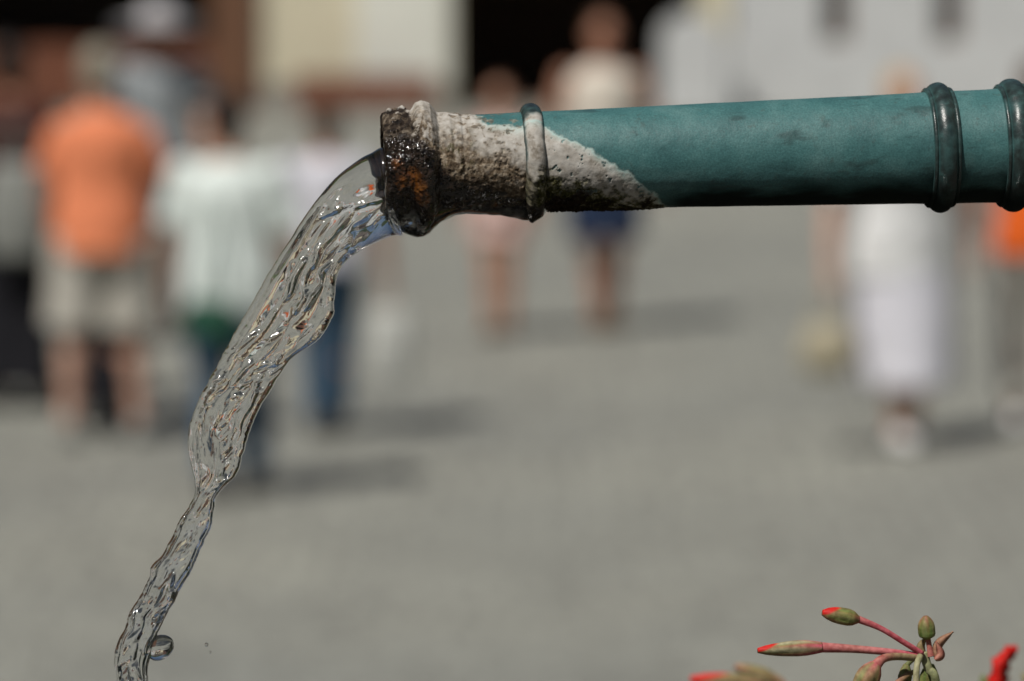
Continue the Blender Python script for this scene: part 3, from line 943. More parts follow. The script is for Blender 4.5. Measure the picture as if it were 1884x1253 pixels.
dA = 1.625
pot(0.145, 1.665, RIM - 0.01, 0.07, 0.10, 'terracotta pot on the trough ledge under the budding geranium')
ga = empty('geranium_plant', (0.145, 1.665, RIM + 0.08))
tag(ga, 'geranium with closed green and red buds below the spout', 'geranium')
H = (1697, 1203, dA)
stalk('bud_stalk', [H, (1660, 1180, dA - .003), (1620, 1156, dA - .005), (1576, 1138, dA - .006)], [5.5, 5.2, 5.2, 7], ga, red=[1, .9, .9, .8], pale=[.1, .05, .05, .1])
bud((1580, 1140, dA - .006), (1513, 1127, dA - .008), 15.5, ga, [.45, .85, 1, 1, .97, .88, .7, .35], [.6, .22, .15, .2, .3, .5], [.1, .1, .1, .1], .34)
stalk('bud_stalk', [(1695, 1206, dA), (1640, 1200, dA - .002), (1570, 1194, dA - .003), (1508, 1191, dA - .004)], [5, 6.5, 7.5, 9.8], ga, red=[1, 1, .9, .9], pale=[.0, .2, .3, .15])
bud((1512, 1191, dA - .004), (1394, 1197, dA - .008), 14.5, ga, [.68, .85, .98, 1, .95, .88, .76, .6, .32], [1, .8, .5, .35, .3, .3], [.15, .5, .8, .7, .4], .24)
stalk('bud_stalk', [(1692, 1211, dA), (1650, 1208, dA - .006), (1625, 1212, dA - .010), (1610, 1226, dA - .012)], [6.5, 7, 8, 11], ga, red=[.35, .4, .7, .8], pale=[.4, .35, .15, .1])
bud((1612, 1222, dA - .012), (1572, 1285, dA - .014), 22, ga, [.5, .85, 1, 1, .9, .6, .2], [.8, .45, .3, .25, .3], [.1, .15, .2, .2], .14, False)
stalk('bud_stalk', [(1713, 1208, dA + .002), (1710, 1190, dA + .002), (1706, 1168, dA + .002)], [7, 5, 5], ga, red=[.75, .7, .5], pale=[.15, .1, .1])
bud((1706, 1176, dA + .002), (1703, 1133, dA + .001), 15.5, ga, [.35, .92, 1, 1, 1, .96, .86, .64, .25], [.05, .05, .12, .3, .5], [.1, .15, .12, .05], .1, False)
stalk('flower_stem', [(1699, 1200, dA + .003), (1708, 1230, dA + .003), (1722, 1262, dA + .004), (1712, 1420, dA + .02), (1660, 1700, dA + .04)], [9, 8, 8, 9, 10], ga, red=.05, pale=[.7, .65, .5, .2, .1], n=40)
stalk('bud_stalk', [(1693, 1207, dA - .006), (1687, 1225, dA - .010), (1686, 1262, dA - .012), (1690, 1320, dA - .012)], [6, 6, 6, 5], ga, red=[.2, .15, .3, .3], pale=[.6, .85, .7, .3])
bud((1690, 1315, dA - .012), (1692, 1380, dA - .012), 16, ga, [.5, .9, 1, .9, .6, .2], [.5, .3, .3], [.2, .2], .1, False)
bud((1668, 1222, dA + .008), (1660, 1278, dA + .010), 13, ga, [.4, .8, 1, .9, .6, .2], [.2, .15, .3], [.2, .2], .1, False)
bud((1712, 1222, dA + .012), (1706, 1275, dA + .014), 17, ga, [.4, .8, 1, 1, .8, .3], [.1, .1, .2], [.05, .05], .1, False)
stalk('bud_stalk', [(1700, 1208, dA + .008), (1680, 1214, dA + .008), (1668, 1224, dA + .008)], [4, 4, 5], ga, red=.1, pale=.2)
stalk('bud_stalk', [(1648, 1262, dA + .004), (1665, 1245, dA + .004), (1690, 1232, dA + .004)], [8, 6, 4], ga, red=[.6, .4, .2], pale=.15)


def bract(base, mid_, tip, w, parent, red, pale):
    """pointed, cupped bract with thickness"""
    sp = spline([base, mid_, tip], 16)
    ws = np.sin(np.pi * np.clip(np.linspace(0.12, 1, 16), 0, 1)) ** 0.8 * w
    vs = []
    for i in range(16):
        t = sp[min(i + 1, 15)] - sp[max(i - 1, 0)]
        nrm = np.array([-t[1], t[0]]); nrm /= np.linalg.norm(nrm) + 1e-9
        for j in range(5):
            q = (j - 2) / 2
            vs.append(tuple(P(sp[i][0] + nrm[0] * q * ws[i], sp[i][1] + nrm[1] * q * ws[i], sp[i][2] + 0.0016 * (q * q))))
    me = grid_mesh('bract', np.array(vs).reshape(16, 5, 3), attrs=dict(red=np.full((16, 5), red), pale=np.full((16, 5), pale), petal=np.zeros((16, 5))))
    o = link_mesh('bract', me, M['plant'], parent, True)
    s_ = o.modifiers.new('thickness', 'SOLIDIFY'); s_.thickness = 0.0005
    return o


bract((1722, 1210, dA), (1727, 1185, dA), (1754, 1162, dA), 9, ga, .5, .2)
bract((1720, 1214, dA - .002), (1731, 1204, dA - .002), (1722, 1180, dA - .002), 8, ga, .6, .05)
bract((1700, 1204, dA + .004), (1694, 1190, dA + .004), (1704, 1172, dA + .004), 8, ga, .3, .25)
leaves(ga, (0.15, 1.668, RIM + 0.075), 16, 0.016, 0.03, 2.235, 0.09)

# two more geraniums in the box behind, out of focus
bx = empty('flower_box', (0.17, 2.065, RIM))
b_ = MB()
for (a0, a1, c0, c1) in ((-.08, .42, 1.99, 2.002), (-.08, .42, 2.128, 2.14), (-.08, -.066, 2.0025, 2.1275), (.406, .42, 2.0025, 2.1275)):
    b_.box(a0, a1, c0, c1, RIM + .001, RIM + .10)
b_.build('box_wall', M['wood'], bx)
MB().box(-.0655, .4055, 2.0025, 2.1275, RIM + .002, RIM + .085).build('soil', M['soil'], bx)
tag(bx, 'narrow wooden flower box on the rear rim of the trough', 'flower box')
dB = 2.0
gb = empty('geranium_plant', tuple(P(1380, 1500, dB + .06)))
tag(gb, 'blurred geranium with a red tipped bud behind the trough', 'geranium')
bud((1440, 1256, dB), (1352, 1226, dB), 15, gb, [.5, .8, 1, .95, .8, .4], [.6, .3, .3, .6], [.4, .35, .3, .2], .12, False)
bud((1400, 1256, dB - .01), (1270, 1250, dB - .01), 15, gb, [.5, .8, 1, .95, .8, .4], [.5, .3, .3, .6], [.3, .3, .3, .2], .42)
stalk('bud_stalk', [(1398, 1256, dB - .01), (1425, 1275, dB), (1440, 1330, dB + .02)], [7, 7, 7], gb, red=.5, pale=.3)
stalk('bud_stalk', [(1438, 1255, dB), (1450, 1285, dB), (1440, 1330, dB + .02)], [7, 7, 7], gb, red=.7, pale=.3)
stalk('flower_stem', [(1440, 1325, dB + .02), (1430, 1400, dB + .04), (1420, 1560, dB + .055)], [8, 8, 8], gb, red=.1, pale=.4)
leaves(gb, (0.13, 2.065, RIM + 0.085), 9, 0.014, 0.024, 2.185, 0.045)
gc = empty('geranium_plant', tuple(P(1860, 1500, dB + .06)))
tag(gc, 'blurred geranium with a scarlet curled petal at the box end', 'geranium')


def petal_part(pts, w, parent):
    sp = spline(pts, 18); vs = []
    for i in range(18):
        t = sp[min(i + 1, 17)] - sp[max(i - 1, 0)]
        nrm = np.array([-t[1], t[0]]); nrm /= np.linalg.norm(nrm) + 1e-9
        ww = w * (0.45 + 0.55 * math.sin(math.pi * min(1, (i + 3) / 20)))
        for j in range(5):
            q = (j - 2) / 2
            jt = 3.0 * math.sin(i * 1.1 + q * 2 + w) + 2.0 * math.sin(i * 2.3 + w)
            vs.append(tuple(P(sp[i][0] + nrm[0] * (q * ww + jt * abs(q)), sp[i][1] + nrm[1] * (q * ww + jt * abs(q)), sp[i][2] + 0.004 * q * q + 0.0015 * math.sin(i * 0.9 + 3 * q))))
    me = grid_mesh('petal', np.array(vs).reshape(18, 5, 3), attrs=dict(red=np.zeros((18, 5)), pale=np.zeros((18, 5)), petal=np.ones((18, 5))))
    o = link_mesh('petal', me, M['plant'], parent, True)
    s_ = o.modifiers.new('thickness', 'SOLIDIFY'); s_.thickness = 0.0006


petal_part([(1830, 1275, dB - .04), (1838, 1235, dB - .04), (1848, 1210, dB - .04), (1872, 1190, dB - .035)], 16, gc)
petal_part([(1836, 1285, dB - .03), (1842, 1245, dB - .03), (1846, 1222, dB - .03), (1858, 1203, dB - .03)], 13, gc)
petal_part([(1830, 1280, dB - .03), (1850, 1300, dB - .04), (1880, 1300, dB - .045), (1905, 1280, dB - .04)], 18, gc)
bud((1905, 1275, dB), (1884, 1238, dB), 12, gc, [.5, .8, 1, .95, .8, .4], [.4, .3, .3], [.2, .2], .12, False)
bud((1815, 1290, dB), (1808, 1242, dB), 9, gc, [.5, .8, 1, .95, .8, .4], [.1, .1, .1], [.2, .2], .12, False)
stalk('bud_stalk', [(1905, 1272, dB), (1890, 1300, dB), (1860, 1330, dB + .01)], [6, 6, 6], gc, red=.3, pale=.3)
stalk('bud_stalk', [(1815, 1286, dB), (1830, 1310, dB), (1860, 1330, dB + .01)], [6, 6, 6], gc, red=.1, pale=.3)
stalk('bud_stalk', [(1832, 1278, dB - .035), (1840, 1305, dB - .02), (1860, 1330, dB + .01)], [6, 6, 6], gc, red=.3, pale=.3)
stalk('flower_stem', [(1860, 1326, dB + .01), (1868, 1400, dB + .04), (1880, 1560, dB + .055)], [8, 8, 8], gc, red=.1, pale=.4)
leaves(gc, (0.235, 2.065, RIM + 0.085), 9, 0.014, 0.024, 2.185, 0.045)

# ------------------------------------------------------------------ people on the square
def voxel_mesh(mb, name, voxel, iters=4):
    me = mb.mesh(name + '_raw')
    o = bpy.data.objects.new('tmp', me); COL.objects.link(o)
    r_ = o.modifiers.new('r', 'REMESH'); r_.mode = 'VOXEL'; r_.voxel_size = voxel
    s_ = o.modifiers.new('s', 'SMOOTH'); s_.iterations = iters; s_.factor = 0.5
    dg = bpy.context.evaluated_depsgraph_get()
    out = bpy.data.meshes.new_from_object(o.evaluated_get(dg))
    bpy.data.objects.remove(o); bpy.data.meshes.remove(me)
    out.name = name
    return out


def local(name, me, m, parent):
    o = bpy.data.objects.new(name, me); COL.objects.link(o); me.materials.append(m)
    me.polygons.foreach_set('use_smooth', [True] * len(me.polygons))
    o.parent = parent
    return o


def ering(z, rx, ry, cy=0.0, cx=0.0, n=24):
    return [(cx + rx * math.cos(2 * math.pi * j / n), cy + ry * math.sin(2 * math.pi * j / n), z) for j in range(n)]


def person(label, px, py, height, rz, skin, hair, top, bottom, shoe, pose=None, hat=None, wide=1.0, long_hair=False):
    """stands on the cobbles at photo pixel (px, py); faces the camera when rz = 0"""
    k = height / 1.75
    g = ground_at(px, py)
    root = empty('person', (g.x, g.y, 0), rz)
    ps = dict(lf=(-.10, -.06), rf=(.10, .08), lh=(-.29, -.03, .84), rh=(.29, -.05, .84), sh=(.175, 1.405))
    ps.update(pose or {})
    V3 = lambda x, y, z: Vector((x * k, y * k, z * k))
    w = wide
    legs = []
    for s_, (fx_, fy_) in ((-1, ps['lf']), (1, ps['rf'])):
        hip = V3(s_ * .095 * w, 0, .90); ank = V3(fx_, fy_, .085)
        kn = (hip + ank) / 2 + V3(0, -.035, .02)
        legs.append((hip, kn, ank))
    arms = []
    for s_, t in ((-1, ps['lh']), (1, ps['rh'])):
        sh = V3(s_ * ps['sh'][0] * w, .005, ps['sh'][1]); wr = V3(*t)
        el = (sh + wr) / 2 + V3(s_ * .035, .045, 0)
        arms.append((s_, sh, el, wr))
    # body: one continuous surface
    b = MB()
    tor = [(.84, .13, .10), (.92, .165, .12), (1.0, .155, .112), (1.1, .14, .102), (1.22, .155, .112), (1.33, .168, .118), (1.41, .15, .095), (1.455, .09, .07), (1.49, .058, .058), (1.56, .056, .058)]
    b.rings([[tuple(k * c_ for c_ in p) for p in ering(z, rx * (w if z < 1.45 else 1), ry * (w if z < 1.45 else 1))] for z, rx, ry in tor])
    for hip, kn, ank in legs:
        mid_c = kn.lerp(ank, .32) + V3(0, .018, 0)
        b.tube([hip + V3(0, 0, .04), hip.lerp(kn, .45), kn, mid_c, kn.lerp(ank, .75), ank, ank + V3(0, 0, -.03)], [.088 * k * w, .074 * k * w, .054 * k, .056 * k, .040 * k, .037 * k, .036 * k], 14)
        b.ellipsoid(ank + V3(0, -.055, -.045), (.042 * k, .115 * k, .034 * k))
        b.ellipsoid(ank + V3(0, .03, -.04), (.034 * k, .045 * k, .04 * k))
    for s_, sh, el, wr in arms:
        b.ellipsoid(sh, (.058 * k, .055 * k, .058 * k))
        b.tube([sh, sh.lerp(el, .5), el, el.lerp(wr, .3), wr], [.050 * k, .045 * k, .036 * k, .037 * k, .026 * k], 12)
        d = (wr - el).normalized()
        fr = Vector((0, -1, 0)); fr = (fr - fr.dot(d) * d).normalized(); inn = Vector((-s_, 0, 0)); inn = (inn - inn.dot(d) * d).normalized()
        M3 = Matrix((inn, fr, d)).transposed()
        b.ellipsoid(wr + d * .048 * k, (.016 * k, .040 * k, .052 * k), rot=M3)
        for q, (off, ln) in enumerate(((.029, .066), (.010, .076), (-.010, .071), (-.028, .055))):
            f0 = wr + (d * .075 + fr * off) * k
            f1 = f0 + (d * ln * .55 + inn * .010) * k
            f2 = f1 + (d * ln * .45 + inn * .022) * k
            b.tube([f0, f1, f2], [.0095 * k, .009 * k, .0075 * k], 8)
        t0 = wr + (d * .03 + fr * .030) * k
        b.tube([t0, t0 + (d * .028 + fr * .022 + inn * .006) * k, t0 + (d * .055 + fr * .026 + inn * .016) * k], [.012 * k, .0105 * k, .008 * k], 8)
    hc = V3(0, -.012, 1.645)
    b.ellipsoid(hc + V3(0, .012, .012), (.074 * k, .094 * k, .098 * k), 16, 20)
    b.ellipsoid(hc + V3(0, -.022, -.045), (.058 * k, .068 * k, .072 * k), 14, 18)
    b.ellipsoid(hc + V3(0, -.088, -.085), (.026 * k, .02 * k, .02 * k))
    b.tube([hc + V3(0, -.083, .012), hc + V3(0, -.105, -.028)], [.008 * k, .015 * k], 8)
    b.ellipsoid(hc + V3(0, -.086, .022), (.05 * k, .014 * k, .009 * k))
    for s_ in (-1, 1):
        b.ellipsoid(hc + V3(s_ * .076, .012, -.012), (.010 * k, .02 * k, .03 * k))
    body = local('body', voxel_mesh(b, 'body', .0078 * k, 3), skin, root)
    for s_ in (-1, 1):
        e = MB().ellipsoid(hc + V3(s_ * .031, -.0835, .003), (.013 * k, .009 * k, .009 * k), 8, 10)
        local('eye', e.mesh('eye'), MP['eye'], root)
    local('mouth', MB().ellipsoid(hc + V3(0, -.0885, -.058), (.024 * k, .008 * k, .007 * k), 8, 12).mesh('mouth'), MP['lip'], root)
    # hair
    b = MB().ellipsoid(hc + V3(0, .028, .030), (.083 * k, .092 * k, .094 * k), 14, 20)
    b.ellipsoid(hc + V3(0, .055, -.03), (.070 * k, .055 * k, .075 * k), 12, 16)
    if long_hair: b.tube([hc + V3(0, .06, 0), hc + V3(0, .085, -.12), hc + V3(0, .09, -.2)], [.065 * k, .062 * k, .03 * k], 12)
    local('hair', voxel_mesh(b, 'hair', .011 * k, 2), hair, root)
    # upper garment
    kind, m_top, hem = top
    ex = .022
    b = MB()
    tz = [(hem, .197, .150), (1.02, .186, .143), (1.12, .165, .128), (1.24, .172, .132), (1.34, .184, .136), (1.415, .165, .112), (1.45, .10, .085), (1.475, .076, .074)]
    b.rings([[tuple(k * c_ for c_ in p) for p in ering(z, rx * w, ry * w)] for z, rx, ry in tz])
    for s_, sh, el, wr in arms:
        if kind == 'vest': continue
        b.ellipsoid(sh, (.075 * k, .072 * k, .072 * k))
        if kind == 'tee':
            b.tube([sh, sh.lerp(el, .55), sh.lerp(el, .82)], [.070 * k, .068 * k, .070 * k], 14)
        else:
            b.tube([sh, el, el.lerp(wr, .85)], [.070 * k, .060 * k, .050 * k], 14)
    me = voxel_mesh(b, 'shirt', .011 * k, 3)
    wrinkle(me, .007 * k, 9 / k, px)
    local({'tee': 'shirt', 'vest': 'vest', 'long': 'blouse'}[kind], me, m_top, root)
    # lower garment
    kind, m_bot, low = bottom
    b = MB()
    b.rings([[tuple(k * c_ for c_ in p) for p in ering(z, rx * w, ry * w)] for z, rx, ry in ((.80, .14, .12), (.86, .176, .134), (.94, .178, .134), (1.03, .16, .122))])
    if kind == 'skirt':
        fxm = (ps['lf'][0] + ps['rf'][0]) / 2; fym = (ps['lf'][1] + ps['rf'][1]) / 2
        b = MB().rings([[tuple(k * c_ for c_ in p) for p in ering(z, rx * w, ry * w, fym * (1.03 - z), fxm * (1.03 - z))]
                        for z, rx, ry in ((low, .17, .20), (low + .02, .175, .202), (.55, .18, .18), (.8, .185, .15), (.93, .175, .135), (1.03, .155, .12))])
    else:
        wd = {'shorts': (.112, .112, .118), 'trousers': (.098, .076, .070), 'wide': (.105, .10, .115)}[kind]
        for hip, kn, ank in legs:
            pl = [hip + V3(0, 0, .02), hip.lerp(kn, .5)]
            rl = [wd[0] * k * w, (wd[0] * .95) * k * w]
            if low < .40:
                pl += [kn, kn.lerp(ank, .5), ank + V3(0, 0, low - .05)]; rl += [wd[1] * k, wd[1] * k * .97, wd[2] * k]
            else:
                pl += [hip.lerp(kn, max(.55, min(1, (.90 - low) / .405)))]; rl += [wd[2] * k * w]
            b.tube(pl, rl, 16)
    me = voxel_mesh(b, 'trousers', .011 * k, 3)
    wrinkle(me, .006 * k, 8 / k, px + 7)
    local({'skirt': 'skirt', 'shorts': 'shorts'}.get(kind, 'trousers'), me, m_bot, root)
    # shoes
    for hip, kn, ank in legs:
        b = MB().ellipsoid(ank + V3(0, -.055, -.043), (.050 * k, .130 * k, .042 * k), 12, 18)
        b.ellipsoid(ank + V3(0, .03, -.03), (.045 * k, .055 * k, .052 * k), 10, 14)
        me = voxel_mesh(b, 'shoe', .009 * k, 2)
        co = np.empty(len(me.vertices) * 3); me.vertices.foreach_get('co', co); co = co.reshape(-1, 3)
        co[:, 2] = np.maximum(co[:, 2], 0.003); me.vertices.foreach_set('co', co.ravel()); me.update()
        local('shoe', me, shoe, root)
    if hat:
        m_h, brim = hat
        c_ = hc + V3(0, .02, .045)
        prof = [(.088, -.012), (brim, -.030), (brim, -.024), (.092, 0.0), (.088, .05), (.074, .082), (.03, .095)]
        local('hat', MB().rings([[(c_.x + r_ * k * math.cos(2 * math.pi * j / 28), c_.y + r_ * k * 1.1 * math.sin(2 * math.pi * j / 28), c_.z + z * k) for j in range(28)] for r_, z in prof]).mesh('hat'), m_h, root)
    tag(root, label, 'person', 'people walking on the square')
    root['hands'] = 0
    del root['hands']
    mat_w = Matrix.Translation((g.x, g.y, 0)) @ Matrix.Rotation(rz, 4, 'Z')
    return root, [mat_w @ (a[3] + (a[3] - a[2]).normalized() * .09 * k) for a in arms], k


def wrinkle(me, amp, freq, seed):
    n = len(me.vertices)
    co = np.empty(n * 3); no = np.empty(n * 3)
    me.vertices.foreach_get('co', co); me.vertices.foreach_get('normal', no)
    co = co.reshape(-1, 3); no = no.reshape(-1, 3)
    d = amp * fbm(co[:, 0] * freq * .8 + seed, co[:, 1] * freq * .8, co[:, 2] * freq * .6 + .3 * co[:, 0] * freq, 3)
    me.vertices.foreach_set('co', (co + no * d[:, None]).ravel()); me.update()


def fabric(name, col): return simple_mat(name, col, 0.9, 0.12, 14, 0.002, 0.15)


MP = dict(eye=simple_mat('eye_dark', (0.05, 0.04, 0.035), 0.2, 0.1), lip=simple_mat('lips', (0.36, 0.14, 0.11), 0.5, 0.1))
skin_a = simple_mat('sunned_skin', (0.46, 0.24, 0.155), 0.55, 0.12, 20)
skin_b = simple_mat('reddish_skin', (0.40, 0.19, 0.12), 0.55, 0.12, 20)
skin_c = simple_mat('fair_skin', (0.52, 0.31, 0.23), 0.55, 0.12, 20)
hair_dark = simple_mat('dark_hair', (0.018, 0.012, 0.009), 0.5, 0.3, 120)
hair_brown = simple_mat('brown_hair', (0.07, 0.035, 0.018), 0.5, 0.3, 120)
hair_grey = simple_mat('grey_blond_hair', (0.30, 0.28, 0.22), 0.6, 0.3, 120)
hair_blond = simple_mat('blond_hair', (0.46, 0.34, 0.19), 0.6, 0.3, 120)
f_orange = fabric('orange_cotton', (0.78, 0.255, 0.125))
f_bright = fabric('bright_orange_cotton', (0.75, 0.13, 0.02))
f_white = fabric('white_cotton', (0.72, 0.73, 0.73))
f_white2 = fabric('lavender_white_cotton', (0.66, 0.66, 0.72))
f_mint = fabric('mint_white_cotton', (0.72, 0.79, 0.76))
f_cream = fabric('cream_cotton', (0.70, 0.64, 0.55))
f_beige = fabric('beige_cotton', (0.46, 0.44, 0.39))
f_greyblue = fabric('grey_blue_cotton', (0.30, 0.325, 0.34))
f_navy = fabric('navy_cotton', (0.022, 0.036, 0.075))
f_jean = fabric('blue_denim', (0.055, 0.10, 0.155))
f_dark = fabric('black_cotton', (0.016, 0.016, 0.020))
f_maroon = fabric('dark_maroon_wool', (0.060, 0.022, 0.018))
f_lilac = fabric('lilac_cotton', (0.34, 0.20, 0.38))
f_pink = fabric('pale_pink_cotton', (0.62, 0.44, 0.40))
f_green = fabric('green_cotton', (0.024, 0.085, 0.055))
f_hat = fabric('greyish_white_straw', (0.42, 0.41, 0.42))
f_bag = fabric('off_white_canvas', (0.50, 0.51, 0.48))
f_straw = simple_mat('woven_straw', (0.40, 0.36, 0.26), 0.9, 0.35, 90, 0.004)
f_grey = fabric('grey_canvas', (0.27, 0.28, 0.26))
leather = simple_mat('brown_leather', (0.11, 0.07, 0.035), 0.6, 0.2, 30)
shoe_w = simple_mat('white_shoe', (0.74, 0.74, 0.74), 0.6, 0.1, 30)
shoe_d = simple_mat('black_shoe', (0.02, 0.02, 0.02), 0.5, 0.2, 30)
shoe_g = simple_mat('grey_shoe', (0.30, 0.30, 0.28), 0.7, 0.2, 30)

_, hd0, _ = person('person in dark maroon top and wide black trousers beside the orange shirted person', 28, 752, 1.76, R(150), skin_b, hair_dark,
                   ('long', f_maroon, .86), ('wide', f_dark, .07), shoe_d, dict(lf=(-.09, -.04), rf=(.09, .05), lh=(-.24, .0, .86), rh=(.24, -.06, .88)))
_, _, _ = person('person in orange T-shirt and beige shorts with grey blond hair, seen from behind', 192, 812, 1.78, R(176), skin_c, hair_grey,
                 ('tee', f_orange, .84), ('shorts', f_beige, .44), shoe_g, dict(lf=(-.15, -.02), rf=(.15, .06), lh=(-.27, -.16, .98), rh=(.27, -.16, .98), sh=(.150, 1.35)), wide=1.18)
person('person in black trousers and dark shirt standing hidden behind the orange T-shirt', 196, 786, 1.60, R(165), skin_b, hair_grey,
       ('tee', f_dark, .86), ('trousers', f_dark, .07), shoe_d, dict(lf=(-.05, 0), rf=(.05, .05), lh=(-.17, -.12, .95), rh=(.17, -.12, .95)))
person('person in grey blue shirt and white brimmed sun hat in front of the timber house', 298, 622, 1.82, R(10), skin_b, hair_brown,
       ('tee', f_greyblue, .84), ('trousers', f_greyblue, .07), shoe_d, dict(lh=(-.22, -.16, .98), rh=(.22, -.16, .98)), hat=(f_hat, .235))
_, hd3, _ = person('dark haired person in long white T-shirt and blue trousers walking away', 425, 914, 1.66, R(170), skin_a, hair_dark,
                   ('tee', f_mint, .82), ('trousers', f_jean, .07), shoe_d, dict(lf=(-.08, -.12), rf=(.04, .12), rh=(.30, -.12, .86), lh=(-.30, -.14, .80)), wide=1.1)
_, hd4, _ = person('person in lavender white top and blue jeans carrying a white bag', 604, 799, 1.52, R(185), skin_b, hair_brown,
                   ('tee', f_white2, .88), ('trousers', f_jean, .07), shoe_d, dict(lf=(-.05, -.05), rf=(.05, .06), lh=(-.32, -.02, .80), rh=(.27, -.10, .92)))
person('person in cream sleeveless top and navy shorts facing the fountain', 1108, 607, 1.76, R(8), skin_b, hair_brown,
       ('vest', f_cream, .90), ('shorts', f_navy, .47), leather, dict(lf=(-.03, -.05), rf=(.07, .06), lh=(-.32, -.02, .84), rh=(.34, -.04, .84)), wide=1.15)
person('child in pale pink top and shorts next to the navy shorts', 920, 618, 1.40, R(-15), skin_a, hair_brown,
       ('tee', f_pink, .84), ('shorts', f_pink, .66), leather, dict(lf=(-.05, -.04), rf=(.05, .05), lh=(-.25, -.05, .84), rh=(.25, -.05, .84)))
_, hd7, _ = person('blond person in white blouse and long white skirt holding a straw bag', 1655, 818, 1.68, R(20), skin_c, hair_blond,
                   ('tee', f_white, .80), ('skirt', f_white2, .29), shoe_w, dict(lf=(-.05, -.08), rf=(.10, .06), lh=(-.42, -.12, .86), rh=(.36, .0, .96)), wide=1.36, long_hair=True)
person('person in bright orange top and pale beige trousers beside the white skirt', 1898, 792, 1.70, R(185), skin_c, hair_brown,
       ('tee', f_bright, .84), ('trousers', f_beige, .12), shoe_w, dict(lf=(-.10, -.06), rf=(.10, .08)))


def bag(label, hand, w, h, d, m, drop_, name='bag', rz=0.0, round_=False, strap=None):
    """soft bag hanging from a hand by two handles"""
    top = hand.z - drop_
    root = empty(name, (hand.x, hand.y, top - h), rz)
    rings = []
    for i in range(12):
        t = i / 11
        f = (math.sin(math.pi * (0.12 + 0.80 * t)) ** 0.5) if round_ else (0.86 + 0.2 * math.sin(math.pi * t) - 0.12 * t)
        rings.append([((w / 2 * f) * math.copysign(abs(math.cos(a)) ** .6, math.cos(a)), (d / 2 * f) * math.copysign(abs(math.sin(a)) ** .6, math.sin(a)), h * t)
                      for a in (2 * math.pi * j / 28 for j in range(28))])
    me = MB().rings(rings).mesh('bag_body'); wrinkle(me, .012, 9, w * 50)
    local('bag_body', me, m, root)
    for s_ in (-1, 1):
        pts_ = spline([(-w * .28, s_ * d * .22, h * .96), (-w * .12, s_ * .012, h + drop_ * .7), (0, s_ * .004, h + drop_ - .004), (w * .12, s_ * .012, h + drop_ * .7), (w * .28, s_ * d * .22, h * .96)], 16)
        local('handle', MB().tube(pts_, .007, 8).mesh('handle'), strap or m, root)
    return tag(root, label, 'bag')


g0 = ground_at(28, 752)
bag('grey canvas shoulder bag worn over the dark maroon top', Vector((g0.x + .03, g0.y - .17, 1.40)), .30, .46, .14, f_grey, .20)
g3 = ground_at(425, 914)
bag('dark green shoulder bag over the blue trousers below the white T-shirt', Vector((g3.x - .07, g3.y - .185, 1.30)), .22, .15, .10, f_green, .47, strap=f_mint)
bag('white shopping bag hanging beside the blue jeans', hd4[0], .21, .33, .14, f_bag, .05)
bag('round straw bag hanging beside the long white skirt', hd7[0], .25, .24, .18, f_straw, .16, round_=True)


# ------------------------------------------------------------------ houses round the square
YW = 46.0
PXM = F_PX / YW / math.cos(PITCH)


def wx(px): return (px - 942) / F_PX * YW / 1.0
def wz(py): return CAM_H - (py - HORIZON_PX) / F_PX * YW


def wall_mesh(x0, x1, z0, z1, y0, y1, openings):
    """one wall slab with rectangular openings cut through it"""
    xs = sorted({x0, x1} | {a for o in openings for a in o[:2]}); zs = sorted({z0, z1} | {a for o in openings for a in o[2:]})
    xs = [x for x in xs if x0 <= x <= x1]; zs = [z for z in zs if z0 <= z <= z1]
    solid = lambda i, j: not (0 <= i < len(xs) - 1 and 0 <= j < len(zs) - 1) or not any(
        o[0] - 1e-6 <= xs[i] and xs[i + 1] <= o[1] + 1e-6 and o[2] - 1e-6 <= zs[j] and zs[j + 1] <= o[3] + 1e-6 for o in openings)
    inb = lambda i, j: 0 <= i < len(xs) - 1 and 0 <= j < len(zs) - 1
    mb = MB()
    quad = lambda a, b, c, d: mb.add([a, b, c, d], [(0, 1, 2, 3)])
    for i in range(len(xs) - 1):
        for j in range(len(zs) - 1):
            if not solid(i, j): continue
            a, b, c, d = xs[i], xs[i + 1], zs[j], zs[j + 1]
            quad((a, y0, c), (b, y0, c), (b, y0, d), (a, y0, d)); quad((a, y1, c), (a, y1, d), (b, y1, d), (b, y1, c))
            for (di, dj, q) in ((-1, 0, [(a, y0, c), (a, y0, d), (a, y1, d), (a, y1, c)]), (1, 0, [(b, y0, c), (b, y1, c), (b, y1, d), (b, y0, d)]),
                                (0, -1, [(a, y0, c), (a, y1, c), (b, y1, c), (b, y0, c)]), (0, 1, [(a, y0, d), (b, y0, d), (b, y1, d), (a, y1, d)])):
                ii, jj = i + di, j + dj
                if not inb(ii, jj) or not solid(ii, jj): quad(*q)
    me = bpy.data.meshes.new('wall'); me.from_pydata(mb.v, [], mb.f); me.update()
    bm = bmesh.new(); bm.from_mesh(me); bmesh.ops.remove_doubles(bm, verts=bm.verts, dist=1e-5); bmesh.ops.recalc_face_normals(bm, faces=bm.faces); bm.to_mesh(me); bm.free()
    return me


